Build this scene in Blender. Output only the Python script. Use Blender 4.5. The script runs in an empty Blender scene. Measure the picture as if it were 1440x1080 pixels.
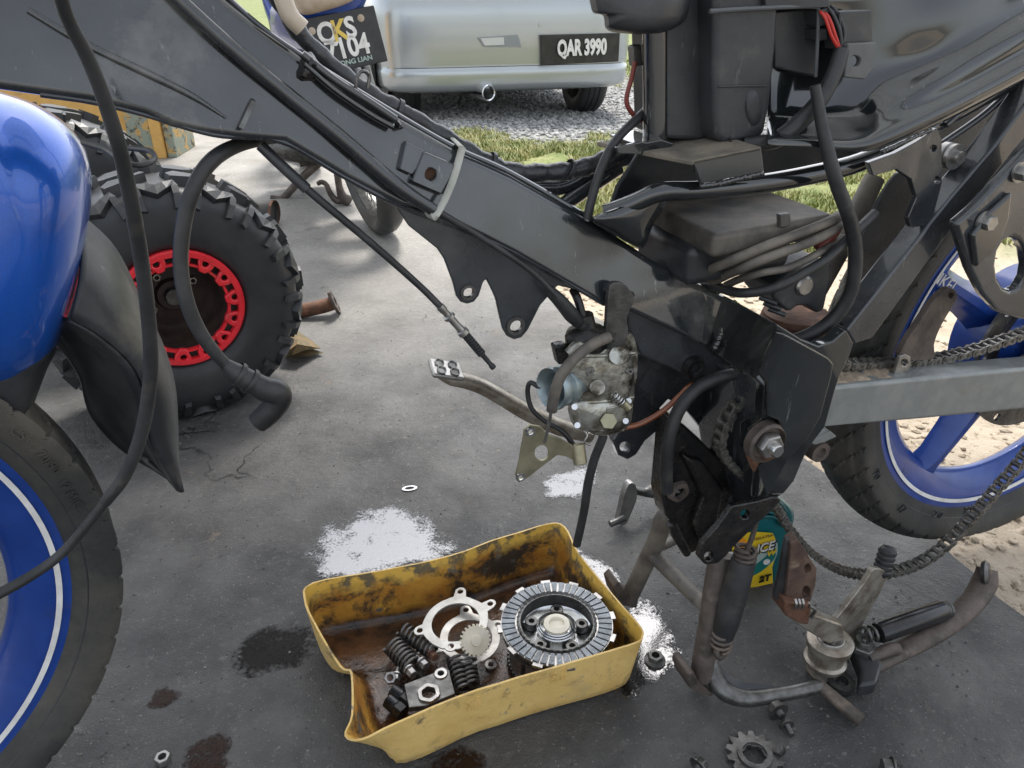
import bpy, bmesh, math, random
from mathutils import Vector, Matrix, noise
R = math.radians
random.seed(11)
V = Vector
scene = bpy.context.scene
col = scene.collection

# ------------------------------------------------------------------ camera, sky, sun, exposure
FPX, TH, CH = 1060.0, R(28.0), 0.78            # focal length in photo pixels, pitch, height
cd = bpy.data.cameras.new('camera')
cam = bpy.data.objects.new('camera', cd); col.objects.link(cam)
cam.location = (0, 0, CH); cam.rotation_euler = (R(90) - TH, 0, 0)
cd.sensor_width = 36.0; cd.lens = FPX / 1440 * 36; cd.clip_start = 0.02; cd.clip_end = 600
scene.camera = cam
SUN_EL, SUN_AZ = R(62), R(12)                    # azimuth measured from +Y towards +X
world = bpy.data.worlds.new('World'); scene.world = world; world.use_nodes = True
wn = world.node_tree.nodes; wl = world.node_tree.links
for nd in list(wn): wn.remove(nd)
wo = wn.new('ShaderNodeOutputWorld'); bg = wn.new('ShaderNodeBackground')
sk = wn.new('ShaderNodeTexSky'); sk.sky_type = 'NISHITA'; sk.sun_disc = False
sk.sun_elevation = SUN_EL; sk.sun_rotation = SUN_AZ
sk.air_density = 1.2; sk.dust_density = 2.5; sk.ozone_density = 1.0
hs = wn.new('ShaderNodeHueSaturation'); hs.inputs['Saturation'].default_value = 0.36
wl.new(sk.outputs[0], hs.inputs['Color']); wl.new(hs.outputs[0], bg.inputs[0])
bg.inputs[1].default_value = 0.15
wl.new(bg.outputs[0], wo.inputs[0])
sd = bpy.data.lights.new('sun', 'SUN'); sd.energy = 2.2; sd.angle = R(12); sd.color = (1, .955, .88)
sun = bpy.data.objects.new('sun', sd); col.objects.link(sun)
sdir = V((math.sin(SUN_AZ) * math.cos(SUN_EL), math.cos(SUN_AZ) * math.cos(SUN_EL), math.sin(SUN_EL)))
sun.rotation_euler = sdir.to_track_quat('Z', 'Y').to_euler()
sun.location = sdir * 20
scene.view_settings.view_transform = 'Standard'
scene.view_settings.look = 'None'
scene.view_settings.gamma = 1.0
scene.view_settings.exposure = 1.22
scene.view_settings.use_curve_mapping = False

# ------------------------------------------------------------------ pixel -> place
CT, ST = math.cos(TH), math.sin(TH)
CAM = V((0, 0, CH))
def ray(x, y):
    a = (x - 720) / FPX; b = (540 - y) / FPX
    return V((a, CT + b * ST, -ST + b * CT))
def gnd(x, y, z=0.0):
    r = ray(x, y); return CAM + r * ((z - CH) / r.z)
def depth(p):
    q = p - CAM; return q.y * CT - q.z * ST
def mpp(p): return depth(p) / FPX               # metres per photo pixel at p
class Plane:                                    # a vertical plane with along (d) and near-side normal (n)
    def __init__(s, o, yaw):
        s.o = V(o); s.d = V((math.cos(yaw), math.sin(yaw), 0)); s.n = V((math.sin(yaw), -math.cos(yaw), 0))
    def __call__(s, x, y, w=0.0):
        r = ray(x, y); t = (s.o.dot(s.n) + w - CAM.dot(s.n)) / r.dot(s.n); return CAM + r * t
    def at(s, a, w, z): return V((s.o.x, s.o.y, 0)) + s.d * a + s.n * w + V((0, 0, z))
    def sz(s, p):
        q = p - s.o; return q.dot(s.d), q.dot(s.n), p.z
BK = Plane((.678, .903, 0), R(20.5))            # the motorcycle's midplane, origin under rear axle
UP = V((0, 0, 1))

# ------------------------------------------------------------------ materials
MATS = {}
def mat(name, c1, c2=None, rough=.5, metal=0, scale=20, mix=(.4, .65), bump=0, bscale=80, rvar=.0, coat=0, spec=.5, ior=None,
        c3=None, s3=6, m3=(.55, .62), detail=6, emis=None, warp=0, flake=0, r3=None, scuff=None, bdist=.002):
    if name in MATS: return MATS[name]
    m = bpy.data.materials.new(name); m.use_nodes = True; MATS[name] = m
    N = m.node_tree.nodes; L = m.node_tree.links
    b = N['Principled BSDF']
    b.inputs['Metallic'].default_value = metal; b.inputs['Roughness'].default_value = rough
    b.inputs['Specular IOR Level'].default_value = spec
    if ior: b.inputs['IOR'].default_value = ior
    if coat: b.inputs['Coat Weight'].default_value = coat; b.inputs['Coat Roughness'].default_value = .06
    geo = N.new('ShaderNodeNewGeometry'); pos = geo.outputs['Position']
    def nz(sc, det=6, ro=.6):
        n = N.new('ShaderNodeTexNoise'); n.inputs['Scale'].default_value = sc; n.inputs['Detail'].default_value = det
        n.inputs['Roughness'].default_value = ro; n.inputs['Distortion'].default_value = warp
        L.new(pos, n.inputs['Vector']); return n.outputs['Fac']
    def ramp(src, a, bb):
        r = N.new('ShaderNodeMapRange'); r.inputs[1].default_value = a; r.inputs[2].default_value = bb; L.new(src, r.inputs[0]); return r.outputs[0]
    def mixc(f, a, bcol):
        k = N.new('ShaderNodeMix'); k.data_type = 'RGBA'; L.new(f, k.inputs[0])
        for idx, q in ((6, a), (7, bcol)):
            if isinstance(q, tuple): k.inputs[idx].default_value = (*q, 1)
            else: L.new(q, k.inputs[idx])
        return k.outputs[2]
    cur = c1
    if c2:
        cur = mixc(ramp(nz(scale, detail), *mix), c1, c2)
    f3 = None
    if c3:
        f3 = ramp(nz(s3, 8, .65), *m3); cur = mixc(f3, cur, c3)
    if scuff:
        mp_ = N.new('ShaderNodeMapping'); mp_.inputs['Scale'].default_value = (1, 1, .16); mp_.inputs['Rotation'].default_value = (.3, .75, .2); L.new(pos, mp_.inputs[0])
        ns = N.new('ShaderNodeTexNoise'); ns.inputs['Scale'].default_value = 150; ns.inputs['Detail'].default_value = 5; ns.inputs['Roughness'].default_value = .7; L.new(mp_.outputs[0], ns.inputs['Vector'])
        big = ramp(nz(10, 4), .45, .62); mm_ = N.new('ShaderNodeMath'); mm_.operation = 'MULTIPLY'; L.new(ramp(ns.outputs['Fac'], .63, .71), mm_.inputs[0]); L.new(big, mm_.inputs[1])
        cur = mixc(mm_.outputs[0], cur, scuff)
    if isinstance(cur, tuple): b.inputs['Base Color'].default_value = (*cur, 1)
    else: L.new(cur, b.inputs['Base Color'])
    if rvar:
        r = N.new('ShaderNodeMapRange'); r.inputs[1].default_value = .3; r.inputs[2].default_value = .7
        r.inputs[3].default_value = max(.02, rough - rvar); r.inputs[4].default_value = min(1, rough + rvar)
        L.new(nz(scale * .7 + 3, 5), r.inputs[0]); ro = r.outputs[0]
        if f3 is not None and r3 is not None:
            k = N.new('ShaderNodeMix'); L.new(f3, k.inputs[0]); L.new(ro, k.inputs[2]); k.inputs[3].default_value = r3; ro = k.outputs[0]
        L.new(ro, b.inputs['Roughness'])
    if bump:
        bp = N.new('ShaderNodeBump'); bp.inputs['Strength'].default_value = bump; bp.inputs['Distance'].default_value = bdist
        L.new(nz(bscale, 4 if bdist < .003 else 1.2), bp.inputs['Height']); L.new(bp.outputs[0], b.inputs['Normal']); L.new(bp.outputs[0], b.inputs['Coat Normal'])
    if emis: b.inputs['Emission Color'].default_value = (*emis, 1); b.inputs['Emission Strength'].default_value = 1
    return m
BLACK = mat('black_paint', (.020, .022, .025), (.042, .046, .051), rough=.24, scale=11, rvar=.12, coat=.8, bump=.5, bscale=14, bdist=.005, c3=(.10, .10, .095), s3=7, m3=(.58, .8), r3=.6, scuff=(.17, .17, .165))
BEAM = mat('worn_sheen_beam_paint', (.010, .012, .013), (.034, .038, .042), rough=.16, scale=7, rvar=.14, coat=1.0, bump=.8, bscale=12, bdist=.006, c3=(.16, .155, .14), s3=6, m3=(.52, .68), r3=.6, scuff=(.25, .25, .24))  # grey patches: dust and scuffs, with uneven sky sheen painted in as well
BLACKG = mat('black_gloss', (.011, .013, .014), (.020, .023, .024), rough=.12, scale=10, rvar=.07, coat=1.0, bump=.4, bscale=9, bdist=.005, c3=(.05, .052, .055), s3=16, m3=(.66, .88), r3=.4, scuff=(.13, .13, .125))
PLAST = mat('black_plastic', (.022, .024, .027), (.044, .046, .050), rough=.4, scale=16, rvar=.14, bump=.15, bscale=260, c3=(.14, .125, .10), s3=8, m3=(.55, .8), scuff=(.16, .155, .145))
GREASE = mat('greasy_black', (.006, .006, .007), (.022, .019, .016), rough=.3, scale=40, rvar=.18, bump=.8, bscale=120)
RUBBER = mat('rubber_hose', (.016, .017, .018), (.04, .04, .042), rough=.5, scale=30, rvar=.12, bump=.12, bscale=300, c3=(.10, .09, .075), s3=18, m3=(.6, .8))
BROWNHOSE = mat('dusty_hose', (.16, .14, .115), (.06, .053, .048), rough=.62, scale=26, bump=.2, bscale=200)
TYRE = mat('tyre_rubber', (.026, .026, .025), (.05, .047, .042), rough=.62, scale=14, rvar=.1, bump=.35, bscale=350, c3=(.12, .107, .086), s3=5, m3=(.5, .75))
TYRED = mat('tyre_black', (.022, .024, .026), (.040, .041, .043), rough=.45, scale=9, rvar=.12, bump=.2, bscale=300, c3=(.06, .055, .05), s3=6, m3=(.55, .8))
BLUE = mat('blue_metallic', (.004, .085, .46), (.006, .115, .6), rough=.32, metal=.35, scale=900, mix=(.35, .65), coat=.9, spec=.6, c3=(.02, .08, .36), s3=7, m3=(.55, .8), scuff=(.12, .2, .44))
BLUER = mat('blue_rim', (.006, .042, .24), (.012, .058, .30), rough=.36, metal=.15, scale=25, coat=.4, rvar=.1, c3=(.07, .075, .11), s3=12, m3=(.6, .85), bump=.1)
WHITE = mat('white_paint', (.78, .77, .74), (.62, .6, .57), rough=.5, scale=30)
STEEL = mat('bare_steel', (.42, .41, .39), (.27, .26, .25), rough=.34, metal=.9, scale=45, rvar=.12, bump=.15, bscale=200)
STEELD = mat('dark_steel', (.16, .158, .152), (.08, .077, .073), rough=.36, metal=.75, scale=60, rvar=.15, bump=.25, bscale=250)
BRIGHT = mat('polished_steel', (.72, .72, .71), (.55, .55, .54), rough=.22, metal=1, scale=30, rvar=.08)
ALU = mat('cast_aluminium', (.46, .46, .42), (.22, .20, .155), rough=.36, metal=.8, scale=60, rvar=.15, bump=.5, bscale=170, c3=(.05, .04, .028), s3=42, m3=(.50, .62))
WORN = mat('worn_plating', (.40, .37, .32), (.22, .18, .14), rough=.4, metal=.7, scale=50, rvar=.15, bump=.3, bscale=220, c3=(.10, .06, .04), s3=28, m3=(.56, .7))
ZINC = mat('blue_zinc', (.34, .40, .42), (.22, .27, .28), rough=.38, metal=.7, scale=22, rvar=.1, bump=.1)
BRASSY = mat('yellow_zinc', (.36, .33, .22), (.24, .22, .15), rough=.42, metal=.7, scale=40, rvar=.12, bump=.2)
RUST = mat('rusty_iron', (.16, .075, .042), (.085, .045, .03), rough=.75, metal=.2, scale=45, bump=.6, bscale=160, c3=(.33, .17, .10), s3=24, m3=(.56, .7))
RUSTD = mat('brown_iron', (.13, .105, .09), (.06, .05, .044), rough=.6, metal=.35, scale=35, bump=.5, bscale=180, rvar=.15, c3=(.26, .2, .15), s3=20, m3=(.6, .75))
SWING = mat('grey_swingarm', (.21, .225, .22), (.26, .27, .265), rough=.42, metal=.3, scale=60, rvar=.08, bump=.08, bscale=300, c3=(.21, .18, .145), s3=11, m3=(.6, .8))
DIRT = mat('caked_dirt', (.36, .29, .21), (.2, .16, .12), rough=.95, scale=60, bump=.8, bscale=150)
COPPER = mat('amber_hose', (.30, .095, .035), (.2, .055, .02), rough=.25, scale=20, coat=.5)
REDM = mat('red_beadlock', (.82, .02, .035), (.68, .018, .03), rough=.36, scale=20, coat=.3, rvar=.1, c3=(.40, .05, .045), s3=22, m3=(.55, .72), scuff=(.3, .12, .11))
DARKB = mat('dark_brown_wheel', (.03, .018, .015), (.06, .038, .03), rough=.55, scale=25, bump=.3, rvar=.1)
REDW = mat('red_wire', (.5, .03, .02), rough=.4)
DKRED = mat('dull_red_cable', (.20, .035, .025), (.13, .03, .02), rough=.5, scale=40)
SILVER = mat('silver_car_paint', (.40, .435, .455), (.43, .46, .475), rough=.27, metal=.6, scale=1200, coat=.7)
GLASSD = mat('car_glass', (.01, .012, .013), rough=.05, spec=.8)
REDLENS = mat('red_lens', (.3, .01, .01), rough=.15, coat=1)
PLATEB = mat('plate_black', (.018, .017, .018), (.035, .033, .033), rough=.45, scale=20)
KYEL = mat('plate_yellow', (.72, .52, .10), rough=.5)
CHROME = mat('chrome', (.8, .8, .8), rough=.1, metal=1)
TEAL = mat('teal_bottle', (.0, .10, .11), (.0, .12, .13), rough=.33, scale=12, coat=.2)
LYEL = mat('label_yellow', (.80, .56, .02), (.72, .5, .03), rough=.4, scale=30)
LORG = mat('label_orange', (.85, .32, .02), rough=.4)
LBLK = mat('label_black', (.01, .01, .012), rough=.4)
LGRN = mat('label_green', (.01, .16, .14), rough=.4)
LSIL = mat('label_pale', (.36, .46, .42), rough=.4)
NYLON = mat('nylon_gear', (.76, .71, .58), (.66, .6, .47), rough=.45, scale=40)
STRAP = mat('pale_strap', (.42, .42, .37), (.3, .3, .26), rough=.6, scale=40)
TAPE = mat('tape_wrap', (.02, .021, .024), (.04, .042, .046), rough=.3, scale=60, rvar=.12, bump=.9, bscale=55)
YBOARD = mat('peeling_yellow', (.62, .36, .10), (.55, .32, .09), rough=.6, scale=30, c3=(.4, .25, .09), s3=12, m3=(.6, .7), bump=.2)
PEEL = mat('peeling_bare', (.24, .27, .22), (.50, .31, .10), rough=.7, scale=18, mix=(.52, .56), c3=(.09, .09, .075), s3=26, m3=(.55, .6), bump=.4, warp=.5)
ROOFM = mat('roof_sheet', (.30, .30, .30), (.24, .24, .24), rough=.6, scale=3)
LEAF = mat('dry_leaf', (.16, .10, .045), (.05, .06, .03), rough=.8, scale=60, bump=.4)
CREAM = mat('cream_lens', (.5, .42, .33), (.36, .28, .2), rough=.4, scale=18)
DOILY = mat('can_grey', (.05, .05, .048), (.08, .075, .07), rough=.5, scale=15, metal=.3)

# ------------------------------------------------------------------ geometry helpers
WL = {}                                          # world location of each (unrotated) object
def catmull(pts, sub=6, closed=False):
    n = len(pts); out = []
    if n < 3: return [V(p) for p in pts]
    rng = range(n) if closed else range(n - 1)
    for i in rng:
        p0 = pts[(i - 1) % n] if closed or i > 0 else pts[0] * 2 - pts[1]
        p1 = pts[i]; p2 = pts[(i + 1) % n]
        p3 = pts[(i + 2) % n] if closed or i + 2 < n else pts[-1] * 2 - pts[-2]
        for k in range(sub):
            t = k / sub
            out.append(.5 * ((2 * p1) + (p2 - p0) * t + (2 * p0 - 5 * p1 + 4 * p2 - p3) * t * t + (3 * p1 - p0 - 3 * p2 + p3) * t ** 3))
    if not closed: out.append(V(pts[-1]))
    return out
def frame(n):
    n = V(n).normalized(); a = V((0, 0, 1)) if abs(n.z) < .9 else V((1, 0, 0))
    u = n.cross(a).normalized(); return u, n.cross(u), n
def link(o, parent, wloc):
    col.objects.link(o); WL[o.name] = V(wloc)
    if parent is not None: o.parent = parent; o.location = V(wloc) - WL[parent.name]
    else: o.location = wloc
    return o
def finish(name, me, m, parent, bevel=0, ang=38, seg=2, recenter=True):
    for mm in (m if isinstance(m, (list, tuple)) else [m]): me.materials.append(mm)
    if len(me.vertices) and recenter:
        lo = V([min(v.co[i] for v in me.vertices) for i in range(3)]); hi = V([max(v.co[i] for v in me.vertices) for i in range(3)])
        c = (lo + hi) / 2; me.transform(Matrix.Translation(-c))
    else: c = V((0, 0, 0))
    for p in me.polygons: p.use_smooth = True
    me.set_sharp_from_angle(angle=R(ang))
    o = bpy.data.objects.new(name, me); link(o, parent, c)
    if bevel:
        b = o.modifiers.new('bevel', 'BEVEL'); b.width = bevel; b.segments = seg; b.limit_method = 'ANGLE'; b.angle_limit = R(35); b.harden_normals = True
    return o
class G:
    def __init__(s): s.v = []; s.f = []; s.mi = []
    def add(s, v, f, mi=0):
        k = len(s.v); s.v += [V(a) for a in v]; s.f += [[i + k for i in q] for q in f]; s.mi += [mi] * len(f); return s
    def box(s, c, a, b, cc, mi=0):
        c, a, b, cc = V(c), V(a), V(b), V(cc)
        v = [c + a * i + b * j + cc * k for i in (-1, 1) for j in (-1, 1) for k in (-1, 1)]
        return s.add(v, [(0, 1, 3, 2), (4, 6, 7, 5), (0, 4, 5, 1), (2, 3, 7, 6), (0, 2, 6, 4), (1, 5, 7, 3)], mi)
    def tube(s, pts, r, seg=10, cap=True, smooth=6, mi=0, flat=1.0):
        pts = [V(p) for p in pts]; rr = list(r) if isinstance(r, (list, tuple)) else [r] * len(pts)
        if smooth and len(pts) > 2:
            q = catmull(pts, smooth); rr2 = []
            for i in range(len(q)):
                u = i / smooth; a = min(int(u), len(rr) - 1); b = min(a + 1, len(rr) - 1); rr2.append(rr[a] + (rr[b] - rr[a]) * (u - a))
            pts, rr = q, rr2
        n = len(pts); T = [(pts[min(i + 1, n - 1)] - pts[max(i - 1, 0)]).normalized() for i in range(n)]
        u, w, _ = frame(T[0]); vs = []; fs = []
        for i in range(n):
            u = (u - T[i] * u.dot(T[i])).normalized(); w = T[i].cross(u)
            for k in range(seg):
                a = 2 * math.pi * k / seg; vs.append(pts[i] + (u * math.cos(a) + w * math.sin(a) * flat) * rr[i])
        for i in range(n - 1):
            for k in range(seg):
                k2 = (k + 1) % seg; fs.append((i * seg + k, i * seg + k2, (i + 1) * seg + k2, (i + 1) * seg + k))
        if cap: fs.append(tuple(range(seg))[::-1]); fs.append(tuple(range((n - 1) * seg, n * seg)))
        return s.add(vs, fs, mi)
    def lathe(s, prof, o, ax, seg=32, mi=0, closed=False, fn=None):
        u, w, n = frame(ax); o = V(o); vs = []; fs = []; m = len(prof)
        for k in range(seg):
            a = 2 * math.pi * k / seg; dr = u * math.cos(a) + w * math.sin(a)
            for j, (r, h) in enumerate(prof):
                if fn: r, h = fn(a, j, r, h)
                vs.append(o + dr * r + n * h)
        for k in range(seg):
            k2 = (k + 1) % seg
            for j in range(m if closed else m - 1):
                j2 = (j + 1) % m; fs.append((k * m + j, k2 * m + j, k2 * m + j2, k * m + j2))
        return s.add(vs, fs, mi)
    def cyl(s, a, b, r, seg=20, r2=None, mi=0):
        a, b = V(a), V(b); L = (b - a).length; r2 = r if r2 is None else r2
        u, w, n = frame(b - a); vs = []
        for k in range(seg):
            t = 2 * math.pi * k / seg; dr = u * math.cos(t) + w * math.sin(t); vs += [a + dr * r, b + dr * r2]
        fs = [(2 * k, 2 * ((k + 1) % seg), 2 * ((k + 1) % seg) + 1, 2 * k + 1) for k in range(seg)]
        fs += [tuple(2 * k for k in range(seg))[::-1], tuple(2 * k + 1 for k in range(seg))]
        return s.add(vs, fs, mi)
    def prism(s, poly, off, mi=0):
        n = len(poly); off = V(off); vs = [V(p) for p in poly] + [V(p) + off for p in poly]
        return s.add(vs, [tuple(range(n)), tuple(range(n, 2 * n))[::-1]] + [(i, i + n, (i + 1) % n + n, (i + 1) % n) for i in range(n)], mi)
    def loft(s, rows, closed=False, mi=0):
        m = len(rows[0]); vs = [p for r in rows for p in r]; fs = []
        for i in range(len(rows) - 1):
            for j in range(m if closed else m - 1):
                j2 = (j + 1) % m; fs.append((i * m + j, i * m + j2, (i + 1) * m + j2, (i + 1) * m + j))
        return s.add(vs, fs, mi)
    def mesh(s, name, fix=True):
        me = bpy.data.meshes.new(name); me.from_pydata(s.v, [], s.f)
        for p, k in zip(me.polygons, s.mi): p.material_index = k
        if fix:
            bm = bmesh.new(); bm.from_mesh(me); bmesh.ops.recalc_face_normals(bm, faces=bm.faces); bm.to_mesh(me); bm.free()
        me.update(); return me
    def build(s, name, m, parent=None, bevel=0, ang=38, fix=True, **k): return finish(name, s.mesh(name, fix), m, parent, bevel, ang, **k)
def thing(name, label, cat, loc=(0, 0, 0), group=None, kind=None):
    o = bpy.data.objects.new(name, None); o.empty_display_size = .05
    link(o, None, V(loc)); tag(o, label, cat, group, kind); return o
def tag(o, label=None, cat=None, group=None, kind=None):
    if label: o['label'] = label
    if cat: o['category'] = cat
    if group: o['group'] = group
    if kind: o['kind'] = kind
    return o
def inst(name, me, M, parent):
    o = bpy.data.objects.new(name, me); col.objects.link(o); o.parent = parent
    o.matrix_basis = Matrix.Translation(-WL[parent.name]) @ M; return o
def circ_px(x, y, r, n=16, rx=None):
    rx = rx or r; return [(x + rx * math.cos(2 * math.pi * k / n), y + r * math.sin(2 * math.pi * k / n)) for k in range(n)]
def plate3(name, outer, holes, off, m, parent, bevel=.0012, **k):
    """polygon with holes (3-D loops in one plane) extruded by off"""
    bm = bmesh.new(); es = []
    for lp in [outer] + holes:
        vs = [bm.verts.new(p) for p in lp]
        for i in range(len(vs)): es.append(bm.edges.new((vs[i], vs[(i + 1) % len(vs)])))
    bmesh.ops.triangle_fill(bm, use_beauty=True, use_dissolve=False, edges=es)
    r = bmesh.ops.extrude_face_region(bm, geom=list(bm.faces))
    bmesh.ops.translate(bm, verts=[g for g in r['geom'] if isinstance(g, bmesh.types.BMVert)], vec=V(off))
    bmesh.ops.recalc_face_normals(bm, faces=bm.faces)
    me = bpy.data.meshes.new(name); bm.to_mesh(me); bm.free()
    return finish(name, me, m, parent, bevel, **k)
def plate(name, poly, w, th, m, parent, holes=(), bevel=.0012, pl=None, sm=0, **k):
    pl = pl or BK
    o = [pl(x, y, w) for x, y in poly]
    if sm: o = catmull(o, sm, True)
    h = [[pl(x, y, w) for x, y in circ_px(*c)] for c in holes]
    return plate3(name, o, h, pl.n * -th, m, parent, bevel, **k)
def hose(name, pts, rpx, m, parent, pl=None, seg=12, smooth=7, **k):
    pl = pl or BK; q = [pl(x, y, w) for x, y, w in pts]
    if not isinstance(rpx, (list, tuple)): rpx = [rpx] * len(q)
    r = [a * mpp(p) for a, p in zip(rpx, q)]
    return G().tube(q, r, seg, True, smooth).build(name, m, parent, **k)
def pillow(name, poly, ws, m, parent, pl=None, sub=5):
    """rounded volume from an outline: list of (w, shrink)"""
    pl = pl or BK; cx = sum(p[0] for p in poly) / len(poly); cy = sum(p[1] for p in poly) / len(poly)
    base = catmull([V((x, y, 0)) for x, y in poly], sub, True); rows = []
    for w, s in ws: rows.append([pl(cx + (p.x - cx) * s, cy + (p.y - cy) * s, w) for p in base])
    g = G().loft(rows, True); n = len(base)
    c = len(g.v); g.v.append(pl(cx, cy, ws[-1][0])); k0 = (len(rows) - 1) * n
    for j in range(n): g.f.append([k0 + j, k0 + (j + 1) % n, c]); g.mi.append(0)
    return g.build(name, m, parent, ang=60)
def text(name, s, size, M, m, parent, off=0, ext=.0006, align='CENTER', shear=0, sx=1.0):
    cu = bpy.data.curves.new(name, 'FONT'); cu.body = s; cu.size = size; cu.extrude = ext; cu.offset = off; cu.align_x = align; cu.align_y = 'CENTER'; cu.shear = shear; cu.resolution_u = 4
    t = bpy.data.objects.new(name, cu); col.objects.link(t)
    dg = bpy.context.evaluated_depsgraph_get(); me = bpy.data.meshes.new_from_object(t.evaluated_get(dg))
    bpy.data.objects.remove(t); bpy.data.curves.remove(cu)
    me.transform(M @ Matrix.Diagonal((sx, 1, 1, 1))); me.materials.clear()
    return finish(name, me, m, parent)
def basis(o, x, y, z=None):
    x = V(x).normalized(); z = V(z) if z else x.cross(V(y)); z = z.normalized(); y = z.cross(x).normalized()
    M = Matrix.Identity(4)
    for i in range(3): M[i][0] = x[i]; M[i][1] = y[i]; M[i][2] = z[i]; M[i][3] = V(o)[i]
    return M
def hexnut(g, o, ax, r, h, hole=.55, mi=0):
    o = V(o); u, w, n = frame(ax); seg = 6; vs = []; fs = []
    for k in range(24):
        a = 2 * math.pi * k / 24; t = (a % (math.pi / 3)) - math.pi / 6; rr = r * math.cos(math.pi / 6) / math.cos(t)
        dr = u * math.cos(a) + w * math.sin(a)
        for rad, hh in ((r * hole, 0), (rr, 0), (rr, h * .85), (rr * .93, h), (r * hole, h)): vs.append(o + dr * rad + n * hh)
    for k in range(24):
        k2 = (k + 1) % 24
        for j in range(5): fs.append((k * 5 + j, k2 * 5 + j, k2 * 5 + (j + 1) % 5, k * 5 + (j + 1) % 5))
    return g.add(vs, fs, mi)
def spring_pts(a, b, r, turns, n=12, ease=False):
    a, b = V(a), V(b); u, w, t = frame(b - a); N = int(turns * n); out = []
    for i in range(N + 1):
        k = i / N; an = 2 * math.pi * turns * k; out.append(a + (b - a) * k + (u * math.cos(an) + w * math.sin(an)) * r)
    return out

# ------------------------------------------------------------------ the setting
EDGE = [gnd(1440, 868), gnd(1378, 812), gnd(1312, 757), gnd(1225, 706), gnd(1150, 657), gnd(1040, 580), gnd(900, 480), gnd(772, 407), gnd(735, 320), gnd(705, 240), gnd(640, 195), gnd(560, 150)]
def edge_x(y):
    for a, b in zip(EDGE, EDGE[1:]):
        if a.y <= y <= b.y: return a.x + (b.x - a.x) * (y - a.y) / (b.y - a.y)
    return EDGE[0].x + (EDGE[0].y - y) * .42 if y < EDGE[0].y else EDGE[-1].x - .12 * (y - EDGE[-1].y)
def soil_z(x, y):
    d = max(0, x - edge_x(y)); z = -.018 - .04 * min(1, d / 1.4)
    if d < 3 and y < 8: z += (noise.noise(V((x * 9, y * 9, 0))) * .010 + noise.noise(V((x * 24, y * 24, 3))) * .006 + noise.noise(V((x * 2.2, y * 2.2, 7))) * .012) * (1 if y < 3.2 else .4)
    if x < edge_x(y) - .1: z = -.09
    return z
def axis(lo, hi, fine, far):
    a = [lo]; 
    while a[-1] < hi: a.append(a[-1] + fine)
    st = fine; x = a[-1]
    while x < far: st *= 1.5; x += st; a.append(x)
    st = fine; x = a[0]; pre = []
    while x > -far: st *= 1.5; x -= st; pre.append(x)
    return pre[::-1] + a
xs = axis(-.6, 2.6, .03, 260); ys = axis(.3, 4.6, .03, 260)
g = G(); g.v = [V((x, y, soil_z(x, y))) for y in ys for x in xs]; nx = len(xs)
g.f = [[j * nx + i, j * nx + i + 1, (j + 1) * nx + i + 1, (j + 1) * nx + i] for j in range(len(ys) - 1) for i in range(nx - 1)]; g.mi = [0] * len(g.f)
def soil_material():
    m = bpy.data.materials.new('sandy_soil'); m.use_nodes = True; N = m.node_tree.nodes; L = m.node_tree.links; b = N['Principled BSDF']; b.inputs['Roughness'].default_value = .95
    geo = N.new('ShaderNodeNewGeometry'); pos = geo.outputs['Position']
    def nz(s, d=6): n = N.new('ShaderNodeTexNoise'); n.inputs['Scale'].default_value = s; n.inputs['Detail'].default_value = d; n.inputs['Roughness'].default_value = .65; L.new(pos, n.inputs['Vector']); return n.outputs['Fac']
    def rng(src, a, bb): r = N.new('ShaderNodeMapRange'); r.inputs[1].default_value = a; r.inputs[2].default_value = bb; L.new(src, r.inputs[0]); return r.outputs[0]
    def mx(f, a, c):
        k = N.new('ShaderNodeMix'); k.data_type = 'RGBA'; L.new(f, k.inputs[0])
        for i, q in ((6, a), (7, c)):
            if isinstance(q, tuple): k.inputs[i].default_value = (*q, 1)
            else: L.new(q, k.inputs[i])
        return k.outputs[2]
    sand = mx(rng(nz(14), .4, .65), (.44, .37, .285), (.34, .28, .21)); sand = mx(rng(nz(60), .56, .66), sand, (.22, .165, .115))
    grav = mx(rng(nz(90), .42, .6), (.34, .34, .33), (.16, .16, .16))
    grass = mx(rng(nz(5), .4, .65), (.13, .17, .05), (.26, .26, .11)); grass = mx(rng(nz(40), .5, .65), grass, (.06, .09, .02))
    sep = N.new('ShaderNodeSeparateXYZ'); L.new(pos, sep.inputs[0])
    ny = N.new('ShaderNodeMath'); ny.operation = 'MULTIPLY_ADD'; L.new(nz(2.2), ny.inputs[0]); ny.inputs[1].default_value = 1.2; L.new(sep.outputs[1], ny.inputs[2])
    c = mx(rng(ny.outputs[0], 3.0, 3.5), sand, grass); c = mx(rng(ny.outputs[0], 5.0, 5.4), c, grav); c = mx(rng(ny.outputs[0], 7.6, 8.3), c, grass)
    L.new(c, b.inputs['Base Color'])
    bp = N.new('ShaderNodeBump'); bp.inputs['Strength'].default_value = .9; bp.inputs['Distance'].default_value = .006; L.new(nz(70), bp.inputs['Height']); L.new(bp.outputs[0], b.inputs['Normal'])
    return m
SOIL = soil_material()
tag(g.build('ground', SOIL, None, ang=80, fix=False, recenter=False), kind='structure')

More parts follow.
